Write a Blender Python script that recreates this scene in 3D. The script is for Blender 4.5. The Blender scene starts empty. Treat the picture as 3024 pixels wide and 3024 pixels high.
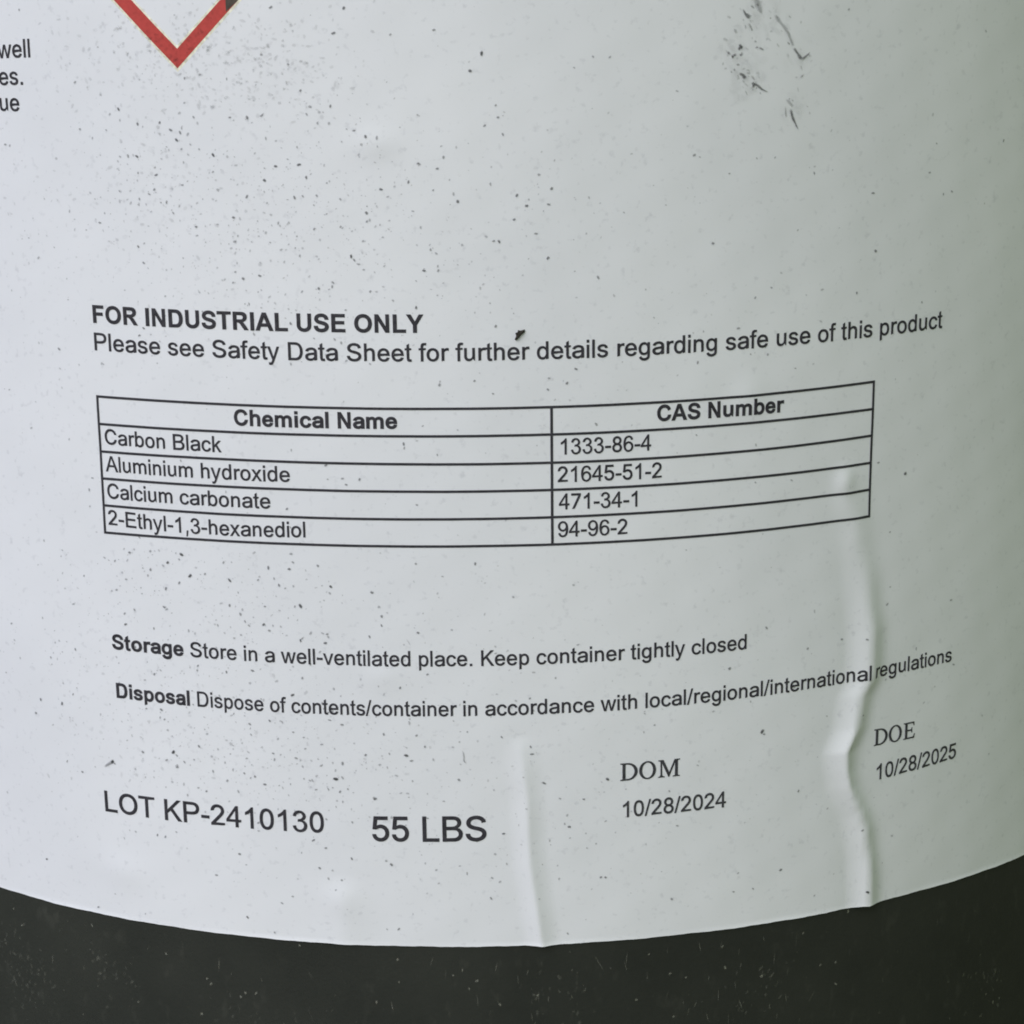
import bpy, bmesh, math, random, json
from mathutils import Matrix, Vector

scene = bpy.context.scene
COL = scene.collection

# ------------------------------------------------------------------ camera
cam_d = bpy.data.cameras.new("camera")
cam = bpy.data.objects.new("camera", cam_d); COL.objects.link(cam)
cam_d.lens = 106.7761; cam_d.sensor_width = 36; cam_d.sensor_fit = 'HORIZONTAL'
cam_d.clip_start = 0.01; cam_d.clip_end = 500
_r = Vector([0.9998384, -0.0117514, -0.0136077]); _u = Vector([0.0161736, 0.2572643, 0.9662057]); _b = Vector([-0.0078535, -0.9662696, 0.2574128])
cam.matrix_world = Matrix(((_r.x, _u.x, _b.x, 0.0), (_r.y, _u.y, _b.y, -0.603527), (_r.z, _u.z, _b.z, 0.274748), (0, 0, 0, 1)))
scene.camera = cam

# ------------------------------------------------------------------ light
SUN_AZ = math.radians(-34)      # measured from the viewer's direction (-Y), negative = viewer's left
SUN_EL = math.radians(40)
to_sun = Vector((math.sin(SUN_AZ)*math.cos(SUN_EL), -math.cos(SUN_AZ)*math.cos(SUN_EL), math.sin(SUN_EL)))
world = bpy.data.worlds.new("World"); scene.world = world; world.use_nodes = True
nt = world.node_tree; nt.nodes.clear()
W = lambda t: nt.nodes.new(t)
wo = W('ShaderNodeOutputWorld'); bg = W('ShaderNodeBackground'); sky = W('ShaderNodeTexSky')
sky.sky_type = 'NISHITA'; sky.sun_disc = False
sky.sun_elevation = SUN_EL
sky.sun_rotation = math.atan2(to_sun.x, to_sun.y)
sky.air_density = 1.0; sky.dust_density = 1.0; sky.ozone_density = 1.0
# unseen greenery: green added to the lower right of the sky, tinting its light
tc = W('ShaderNodeTexCoord'); sp = W('ShaderNodeSeparateXYZ')
nt.links.new(tc.outputs['Generated'], sp.inputs[0])
mx = W('ShaderNodeMapRange'); mx.interpolation_type = 'SMOOTHSTEP'
mx.inputs['From Min'].default_value = -0.25; mx.inputs['From Max'].default_value = 0.45
nt.links.new(sp.outputs['X'], mx.inputs['Value'])
mz = W('ShaderNodeMapRange'); mz.interpolation_type = 'SMOOTHSTEP'
mz.inputs['From Min'].default_value = 0.95; mz.inputs['From Max'].default_value = 0.45
nt.links.new(sp.outputs['Z'], mz.inputs['Value'])
mm = W('ShaderNodeMath'); mm.operation = 'MULTIPLY'
nt.links.new(mx.outputs[0], mm.inputs[0]); nt.links.new(mz.outputs[0], mm.inputs[1])
mix = W('ShaderNodeMix'); mix.data_type = 'RGBA'
nt.links.new(mm.outputs[0], mix.inputs['Factor'])
nt.links.new(sky.outputs[0], mix.inputs['A'])
mix.inputs['B'].default_value = (2.0, 2.78, 0.82, 1)
nt.links.new(mix.outputs['Result'], bg.inputs['Color'])
bg.inputs['Strength'].default_value = 0.135
nt.links.new(bg.outputs[0], wo.inputs[0])

sun_d = bpy.data.lights.new("sun", 'SUN'); sun = bpy.data.objects.new("sun", sun_d); COL.objects.link(sun)
sun_d.energy = 1.9; sun_d.angle = math.radians(50); sun_d.color = (1.0, 0.985, 0.965)
sun.rotation_euler = to_sun.to_track_quat('Z', 'Y').to_euler(); sun.location = to_sun*3

vs = scene.view_settings
vs.view_transform = 'Standard'; vs.look = 'None'; vs.gamma = 1; vs.use_curve_mapping = False
vs.exposure = 0.03
scene.cycles.filter_width = 1.85
scene.cycles.transparent_max_bounces = 64

# ------------------------------------------------------------------ measured data
DATA = json.loads(r'''{"scrape":[[0.29218,0.22286,16,0.0016],[0.28762,0.22143,10,0.0012],[0.29647,0.21869,12,0.0012],[0.31198,0.21711,14,0.0012],[0.30223,0.22607,8,0.0012],[0.31615,0.22889,14,0.0012],[0.34559,0.22579,12,0.0016],[0.36612,0.22088,8,0.001],[0.35953,0.21318,10,0.0012],[0.31332,0.2215,10,0.003]],"texts":[["heading",[["FOR INDUSTRIAL USE ONLY",1]],[-5.48895e-05,0.0304696,-0.48173],[-3.20752e-06,8.58286e-05,0.17907],0.00404],["notice",[["Please see Safety Data Sheet for further details regarding safe use of this product",0]],[-3.80069e-08,3.24078e-06,-0.000104994,0.0306918,-0.482221],[-1.54917e-06,5.74304e-05,0.174532],0.00402],["storage",[["Storage",1],[" Store in a well-ventilated place. Keep container tightly closed",0]],[-1.01324e-08,6.06477e-07,-7.82048e-06,-0.00010464,0.0279312,-0.483609],[2.5018e-08,-2.89874e-06,9.53699e-05,0.123488],0.00366],["disposal",[["Disposal",1],[" Dispose of contents/container in accordance with local/regional/international",0]],[1.18022e-10,-1.08994e-08,2.27219e-07,5.05277e-06,-0.000195321,0.0265014,-0.482928],[3.37033e-08,-3.03322e-06,9.43814e-05,0.114896],0.00366],["regulations",[["regulations",0]],[-9.96702e-05,0.0268449,0.492339],[-5.09037e-05,0.115946],0.0036],["lot",[["LOT KP-2410130",0]],[-0.000130039,0.0402492,-0.5126],[-3.8984e-06,0.000135702,0.093935],0.00517],["weight",[["55 LBS",0]],[0.0438715,-0.150311],[9.82687e-05,0.0937012],0.00613],["cell",[["Chemical Name",1]],[0.0265469,-0.301021],[3.58875e-05,0.16381],0.0036924],["cell",[["CAS Number",1]],[0.0257483,0.198592],[-2.85114e-05,0.16414],0.0036924],["cell",[["Carbon Black",0]],[0.0262573,-0.475387],[5.46692e-05,0.158856],0.00362],["cell",[["Aluminium hydroxide",0]],[5.92461e-05,0.025567,-0.475298],[-2.95416e-07,6.42237e-05,0.154275],0.00362],["cell",[["Calcium carbonate",0]],[8.6084e-05,0.0254511,-0.476631],[-6.23572e-07,7.62478e-05,0.149643],0.00362],["cell",[["2-Ethyl-1,3-hexanediol",0]],[-5.53124e-05,0.026625,-0.477045],[1.02992e-05,-4.39301e-05,0.145131],0.00362],["cell",[["1333-86-4",0]],[0.0241965,0.0833035],[-5.33863e-06,0.159479],0.00362],["cell",[["21645-51-2",0]],[0.0245409,0.0812185],[-3.06181e-05,0.154927],0.00362],["cell",[["471-34-1",0]],[0.0243848,0.0828372],[-3.76328e-05,0.150429],0.00362],["cell",[["94-96-2",0]],[0.0245808,0.0808615],[-3.20417e-05,0.145851],0.00362],["serif",[["DOM",2]],[0.0316304,0.155761],[3.3556e-05,0.103514],0.0045],["serif",[["DOE",2]],[0.030977,0.497928],[-6.23516e-05,0.10364],0.00437],["date",[["10/28/2024",0]],[0.0270616,0.156641],[1.09997e-05,0.097057],0.0039],["date",[["10/28/2025",0]],[0.0270537,0.501203],[7.3155e-05,0.097339],0.0039],["margin",[["well",0]],[0.029851,-0.594314],[0.0003,0.220941],0.00402],["margin",[["es.",0]],[0.029851,-0.596168],[0.0003,0.216598],0.00402],["margin",[["ue",0]],[0.029851,-0.598861],[0.0002,0.212435],0.00402]],"rows":[[0.00294664,-0.0013265,-0.000252722,0.167315],[0.00274948,-0.00186222,-0.000165512,0.162843],[0.00496222,-0.00164616,-0.000495851,0.158228],[0.00363947,-0.00205966,-0.000224922,0.153731],[0.00215535,-0.00211332,0.000132919,0.149174],[0.00343367,-0.00240037,-2.65685e-05,0.144647]],"cols":[[0.0533323,-0.49001],[0.0111722,0.0732943],[0.0427339,0.472964]],"edge":[-0.000505088,-0.00150291,0.000309776,0.075081],"diamond":{"tip":[-0.348375,0.22063],"inn":[-0.347712,0.223688],"lo":[-0.424531,0.230939],"li":[-0.401308,0.231016],"ri":[-0.291851,0.231288],"ro":[-0.271157,0.231322],"b1":[-0.286144,0.231298],"b2":[-0.286276,0.229495]},"specks":[[-0.2336,0.23028,9],[-0.1508,0.23021,10],[-0.1633,0.22639,9],[0.0009,0.22318,10],[-0.0123,0.22054,9],[-0.4268,0.2139,10],[-0.4029,0.21169,9],[-0.3609,0.21098,9],[-0.3542,0.20943,10],[-0.3098,0.20725,10],[-0.406,0.20656,10],[-0.2357,0.20576,9],[-0.2083,0.20607,9],[-0.2002,0.2041,9],[-0.2496,0.20352,9],[-0.1435,0.21148,8],[-0.1305,0.21058,9],[-0.0837,0.2035,9],[-0.1151,0.20234,10],[-0.0286,0.20039,9],[-0.1323,0.19863,9],[-0.2886,0.19751,9],[-0.4614,0.19556,8],[-0.2714,0.20085,8],[-0.2148,0.20091,8],[-0.4061,0.19981,8],[-0.3861,0.20142,8],[-0.3826,0.20376,8],[-0.3838,0.20493,7],[-0.3353,0.1958,8],[-0.4116,0.19211,8],[-0.4033,0.19268,7],[-0.2804,0.18779,9],[-0.293,0.18708,7],[-0.2603,0.18835,8],[-0.1515,0.1918,9],[-0.148,0.19117,8],[-0.0603,0.19284,8],[0.0172,0.19401,9],[0.0112,0.19411,7],[-0.0684,0.18953,9],[-0.0524,0.18952,8],[-0.1905,0.18657,8],[-0.3403,0.21914,7],[-0.0437,0.2073,8],[-0.0508,0.20554,8],[-0.0721,0.20638,8],[-0.1695,0.21522,8],[-0.2668,0.21328,9],[-0.2874,0.21322,8],[-0.3745,0.21208,8],[-0.3494,0.21062,8],[-0.2032,0.21759,8],[-0.0996,0.22617,7],[-0.0513,0.22685,8],[0.0156,0.21521,7],[0.0231,0.2107,7],[-0.5565,0.22883,7],[-0.4642,0.2091,7],[-0.0785,0.18368,9],[-0.4169,0.17761,8],[-0.4106,0.17885,8],[-0.2254,0.18084,8],[-0.0538,0.17122,8],[-0.097,0.16159,9],[-0.0965,0.16093,7],[-0.2307,0.16015,7],[-0.1703,0.15574,8],[-0.1661,0.15475,8],[-0.1501,0.15568,8],[-0.1897,0.15786,8],[-0.1881,0.15554,6],[-0.5015,0.15072,8],[-0.4956,0.15284,7],[-0.6158,0.16603,6],[-0.504,0.1718,6],[0.0077,0.16971,7],[-0.0134,0.17182,7],[-0.0742,0.16455,6],[-0.0338,0.16388,6],[-0.2392,0.15033,8],[-0.0833,0.15155,7],[-0.3712,0.15729,7],[0.0772,0.20213,8],[0.038,0.20119,9],[0.0489,0.19954,10],[0.0738,0.19966,8],[0.0346,0.19742,8],[0.2414,0.20647,8],[0.3904,0.20239,7],[0.4702,0.19835,8],[0.2648,0.19236,8],[0.4765,0.18885,9],[0.0724,0.19124,9],[0.3181,0.18314,8],[0.4519,0.18233,8],[0.3384,0.18456,7],[0.2085,0.19887,6],[0.1245,0.22232,7],[0.1436,0.22217,7],[0.1034,0.22071,6],[0.5605,0.20528,7],[0.5513,0.20066,8],[0.5739,0.19686,7],[0.5871,0.19712,7],[0.6699,0.20431,8],[0.4299,0.22778,7],[0.0807,0.2065,6],[0.1196,0.20054,6],[0.2206,0.21657,6],[0.3171,0.2054,6],[0.1038,0.17333,9],[0.0933,0.17111,9],[0.0727,0.17198,7],[0.0711,0.17014,8],[0.2481,0.17334,8],[0.3353,0.17372,7],[0.1271,0.16423,8],[0.2474,0.16145,6],[0.4904,0.15339,8],[0.5318,0.15071,10],[0.5472,0.17941,7],[0.1853,0.18561,6],[0.1951,0.18103,6],[0.1164,0.19489,6],[-0.4488,0.14079,9],[-0.3774,0.14137,11],[-0.3967,0.13977,10],[-0.3673,0.13787,11],[-0.3156,0.13768,10],[-0.2655,0.14025,9],[-0.2394,0.14022,9],[-0.1893,0.13757,10],[-0.1906,0.13644,7],[-0.1398,0.1368,9],[-0.0163,0.14171,9],[-0.401,0.13526,9],[-0.3824,0.13646,8],[-0.405,0.13201,9],[-0.447,0.13093,8],[-0.4612,0.13006,8],[-0.461,0.12817,9],[-0.3172,0.13336,8],[-0.3037,0.132,8],[-0.2983,0.13083,7],[-0.2747,0.13051,10],[-0.272,0.13362,7],[-0.2344,0.13392,7],[-0.2274,0.13406,11],[-0.253,0.13034,7],[-0.3338,0.12977,7],[-0.1984,0.12792,9],[-0.1957,0.12947,8],[-0.1441,0.12927,8],[-0.1292,0.13122,8],[-0.0859,0.13009,8],[-0.2289,0.12812,8],[-0.2417,0.11866,10],[-0.109,0.12067,9],[-0.0757,0.123,8],[-0.1307,0.11254,8],[-0.243,0.1122,7],[-0.3257,0.1218,8],[-0.415,0.12085,7],[-0.2917,0.12241,8],[-0.3635,0.12238,7],[-0.3646,0.12158,7],[-0.6025,0.11198,10],[-0.5674,0.11208,10],[-0.6125,0.1093,9],[-0.5482,0.11416,8],[-0.6601,0.11546,7],[-0.5891,0.12687,7],[-0.6434,0.12468,7],[-0.5802,0.12004,7],[-0.5398,0.1223,8],[-0.5183,0.13564,7],[-0.5514,0.1355,6],[-0.5771,0.14071,7],[-0.4172,0.11392,9],[-0.4197,0.11248,7],[-0.4135,0.11225,8],[-0.2985,0.11302,8],[-0.2725,0.1139,8],[-0.3677,0.10824,9],[-0.3891,0.10509,8],[-0.4038,0.10664,13],[-0.3993,0.1061,8],[-0.4139,0.10505,7],[-0.3994,0.10426,7],[-0.4941,0.10319,11],[-0.5421,0.10031,8],[-0.5656,0.10169,7],[-0.4476,0.10586,8],[-0.3337,0.10582,7],[-0.3235,0.10469,7],[-0.3086,0.10427,8],[-0.2948,0.10383,7],[-0.2825,0.10262,9],[-0.1918,0.10439,13],[-0.2171,0.10233,7],[-0.2243,0.10386,7],[-0.1871,0.10219,8],[-0.1039,0.10894,10],[-0.0976,0.10803,8],[-0.1536,0.10885,8],[-0.1825,0.1072,9],[-0.2683,0.10717,7],[-0.1243,0.10916,7],[0.0119,0.11214,7],[-0.126,0.08963,10],[-0.3532,0.08542,8],[-0.6129,0.08246,9],[-0.4835,0.08959,6],[-0.4337,0.09121,8],[-0.4223,0.0911,8],[-0.3203,0.0897,9],[-0.2163,0.08841,8],[-0.2075,0.09208,8],[-0.1752,0.09044,8],[-0.223,0.09331,8],[-0.1729,0.0969,7],[0.0124,0.0952,9],[-0.3138,0.07838,9],[-0.2786,0.07608,7],[-0.5317,0.07575,8],[-0.4587,0.07629,6],[-0.5028,0.07893,6],[-0.2527,0.08294,7],[-0.267,0.08157,7],[-0.1192,0.07811,8],[-0.0024,0.08739,7],[-0.0041,0.08374,8],[-0.0418,0.08956,6],[-0.3121,0.08791,6],[-0.3609,0.10034,8],[-0.3716,0.10079,7],[-0.1432,0.10119,9],[0.0625,0.10389,9],[0.0466,0.11031,8],[0.0481,0.10905,9],[0.0929,0.096,9],[0.1107,0.10073,8],[0.0815,0.10108,7],[0.1378,0.09666,7],[0.0687,0.09368,7],[0.1317,0.08668,8],[0.1374,0.08662,8],[0.1401,0.10396,10],[0.3375,0.10964,12],[0.3401,0.10913,7],[0.3893,0.09809,8],[0.1983,0.11285,7],[0.293,0.12139,9],[0.3973,0.12308,8],[0.5115,0.14108,7],[0.3408,0.12766,8],[0.3669,0.08432,9],[0.329,0.08174,7],[0.3028,0.08168,7],[0.3084,0.08493,7],[0.2216,0.08169,8],[0.0901,0.07694,7],[0.4803,0.08909,8],[0.4908,0.07751,11],[0.5113,0.12848,8],[0.6146,0.12679,8],[0.6976,0.09645,6],[0.2535,0.10508,6],[0.228,0.09475,7],[0.2175,0.101,7],[0.0463,0.11865,7],[0.186,0.11497,6],[0.1851,0.11175,6],[0.6242,0.115,8],[0.0997,0.13768,7],[0.2363,0.14238,6],[0.4451,0.12376,8]],"dust":[[-0.6836,0.07089,7],[-0.6707,0.06814,9],[-0.4327,0.06937,9],[-0.2468,0.07402,8],[-0.3226,0.06429,10],[-0.3291,0.06344,8],[-0.3081,0.06443,8],[-0.3856,0.05918,10],[-0.37,0.06506,9],[-0.3752,0.06594,8],[-0.4796,0.05924,7],[0.0049,0.06439,9],[-0.0233,0.0688,9],[-0.0334,0.06736,7],[-0.122,0.07248,8],[-0.1211,0.06838,7],[-0.0412,0.07074,7],[-0.1504,0.06458,9],[-0.5455,0.07192,8],[-0.0529,0.06977,6],[0.2937,0.06791,10],[0.3441,0.0653,11],[0.2897,0.07188,8],[0.193,0.072,7],[0.2206,0.06807,8],[0.2415,0.06705,7],[0.4285,0.06529,9],[0.4525,0.06107,9],[0.4515,0.06516,8],[0.4019,0.07187,8],[0.7349,0.0476,12],[0.748,0.04783,8],[0.7186,0.04984,8],[0.0521,0.06588,10],[0.1772,0.06388,9],[0.2256,0.06009,8],[0.4681,0.07407,9],[0.4681,0.07431,7]],"scuffs":[[[[0.31214,0.23036],[0.31614,0.22901],[0.32014,0.22777]],[0.001132,0.001006,0.000226],0.38],[[[0.33557,0.22768],[0.34056,0.2268],[0.34856,0.22553],[0.35363,0.22452],[0.35989,0.22252]],[0.000327,0.000553,0.000553,0.000503,0.000377],0.36],[[[0.35991,0.2224],[0.36606,0.22125],[0.37099,0.22042]],[0.000377,0.000478,0.000503],0.72],[[[0.37019,0.22042],[0.37609,0.22093],[0.38149,0.22156]],[0.000503,0.000327,0.000126],0.72],[[[0.29668,0.22882],[0.3001,0.22796],[0.30635,0.22728]],[0.000176,0.000428,0.000579],0.72],[[[0.30406,0.2266],[0.3082,0.22555]],[0.000302,0.000377],0.45],[[[0.28715,0.22562],[0.29024,0.22496]],[0.000327,0.000377],0.4],[[[0.29401,0.22345],[0.29503,0.22284],[0.29128,0.22247]],[0.000277,0.000453,0.000226],0.8],[[[0.29455,0.22284],[0.299,0.22296]],[0.000327,0.000201],0.55],[[[0.27907,0.22197],[0.28234,0.22225]],[0.000327,0.000327],0.4],[[[0.28495,0.22163],[0.29089,0.22175]],[0.000327,0.000377],0.75],[[[0.28569,0.2218],[0.28557,0.22114]],[0.000377,0.000327],0.8],[[[0.29443,0.22148],[0.29845,0.22203]],[0.000277,0.000428],0.6],[[[0.29114,0.22045],[0.29309,0.21995]],[0.000352,0.000377],0.5],[[[0.29874,0.21962],[0.29972,0.2194]],[0.000277,0.000277],0.4],[[[0.31157,0.22385],[0.31421,0.22342]],[0.000327,0.000302],0.62],[[[0.31699,0.22276],[0.32362,0.22219]],[0.000352,0.000226],0.6],[[[0.30024,0.22293],[0.30461,0.22227]],[0.000327,0.000226],0.35],[[[0.2934,0.21889],[0.29839,0.21855],[0.30153,0.21788]],[0.000327,0.000453,0.000428],0.75],[[[0.30845,0.21842],[0.31337,0.21753]],[0.000327,0.000352],0.5],[[[0.30887,0.21738],[0.31247,0.21704],[0.31015,0.21641]],[0.000327,0.000503,0.000352],0.85],[[[0.31198,0.21714],[0.31685,0.21677],[0.32176,0.21618],[0.3301,0.21563]],[0.000428,0.000377,0.000327,7.5e-05],0.8],[[[0.36851,0.21757],[0.37441,0.21814]],[0.000302,0.000252],0.65],[[[0.35234,0.22166],[0.35388,0.2207]],[0.000352,0.000377],0.3],[[[0.35187,0.21445],[0.36103,0.21314]],[0.000302,0.000629],0.36],[[[0.35789,0.21288],[0.3603,0.21157],[0.36818,0.20945]],[0.000377,0.000428,0.000126],0.85],[[[0.35138,0.21325],[0.35206,0.21151]],[0.000277,0.000302],0.45],[[[0.38027,0.22004],[0.38526,0.22025]],[0.000327,0.000252],0.22],[[[0.32773,0.22845],[0.33216,0.22782]],[0.000377,0.000252],0.25],[[[-0.03535,0.10993],[-0.03392,0.10868],[-0.03433,0.10808],[-0.03118,0.10762]],[0.000211,0.000169,0.000254,0.000127],0.42],[[[-0.09945,0.12904],[-0.09491,0.12783]],[0.000127,0.000127],0.3],[[[-0.2237,0.12884],[-0.23117,0.1281]],[0.000211,0.000254],0.5],[[[-0.50681,0.10206],[-0.49113,0.10344]],[0.000338,0.000592],0.5]],"flake":[[0.033693,0.17843],[0.035433,0.179015],[0.034383,0.179406],[0.036925,0.17955],[0.037435,0.179869],[0.040319,0.179792],[0.044911,0.179945],[0.045122,0.179573],[0.041472,0.179164],[0.038172,0.178635],[0.035123,0.178239]],"FOLDS":[[[0.073997,0.079635,0.083434,0.088854,0.091649,0.094356,0.097166,0.10036,0.10377,0.105163,0.107715,0.11337,0.115662,0.117122,0.121274,0.124685,0.128413,0.132951,0.137557,0.139582,0.142481],[0.066472,0.066361,0.065973,0.065113,0.06429,0.062971,0.061664,0.060925,0.060682,0.061362,0.062568,0.063535,0.06486,0.065074,0.065154,0.065228,0.064555,0.064157,0.06346,0.063355,0.063218],[0.001269,0.001222,0.001175,0.001128,0.001081,0.001081,0.001081,0.001128,0.001222,0.001222,0.001175,0.001128,0.001128,0.001128,0.001081,0.000987,0.000799,0.000564,0.000282,0.000141,0.0],0.0044,0.0031,1.0],[[0.074817,0.083119,0.089469,0.094445,0.100925,0.105172,0.109834,0.112097],[0.007799,0.006765,0.005944,0.005668,0.00563,0.005188,0.004758,0.004687],[0.000733,0.000677,0.00062,0.000583,0.000526,0.000432,0.000244,0.0],0.0031,0.0032,0.9],[[0.07497,0.08046,0.084082,0.08702],[-0.025123,-0.025063,-0.025017,-0.024974],[0.000376,0.00032,0.000235,0.0],0.0056,0.006,3]],"BLISTERS":[[0.05948,0.15097,0.00042,0.0017,0.0022],[0.05987,0.147,0.0002,0.002,0.003],[-0.0257,0.0826,0.00024,0.0028,0.0026],[-0.01572,0.20939,0.00026,0.0036,0.0022],[0.04208,0.16709,0.00022,0.003,0.004],[-0.01768,0.12253,0.0002,0.003,0.0025],[-0.06577,0.08352,0.00024,0.004,0.003],[0.06196,0.14266,0.0003,0.0022,0.006]]}''')
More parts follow.
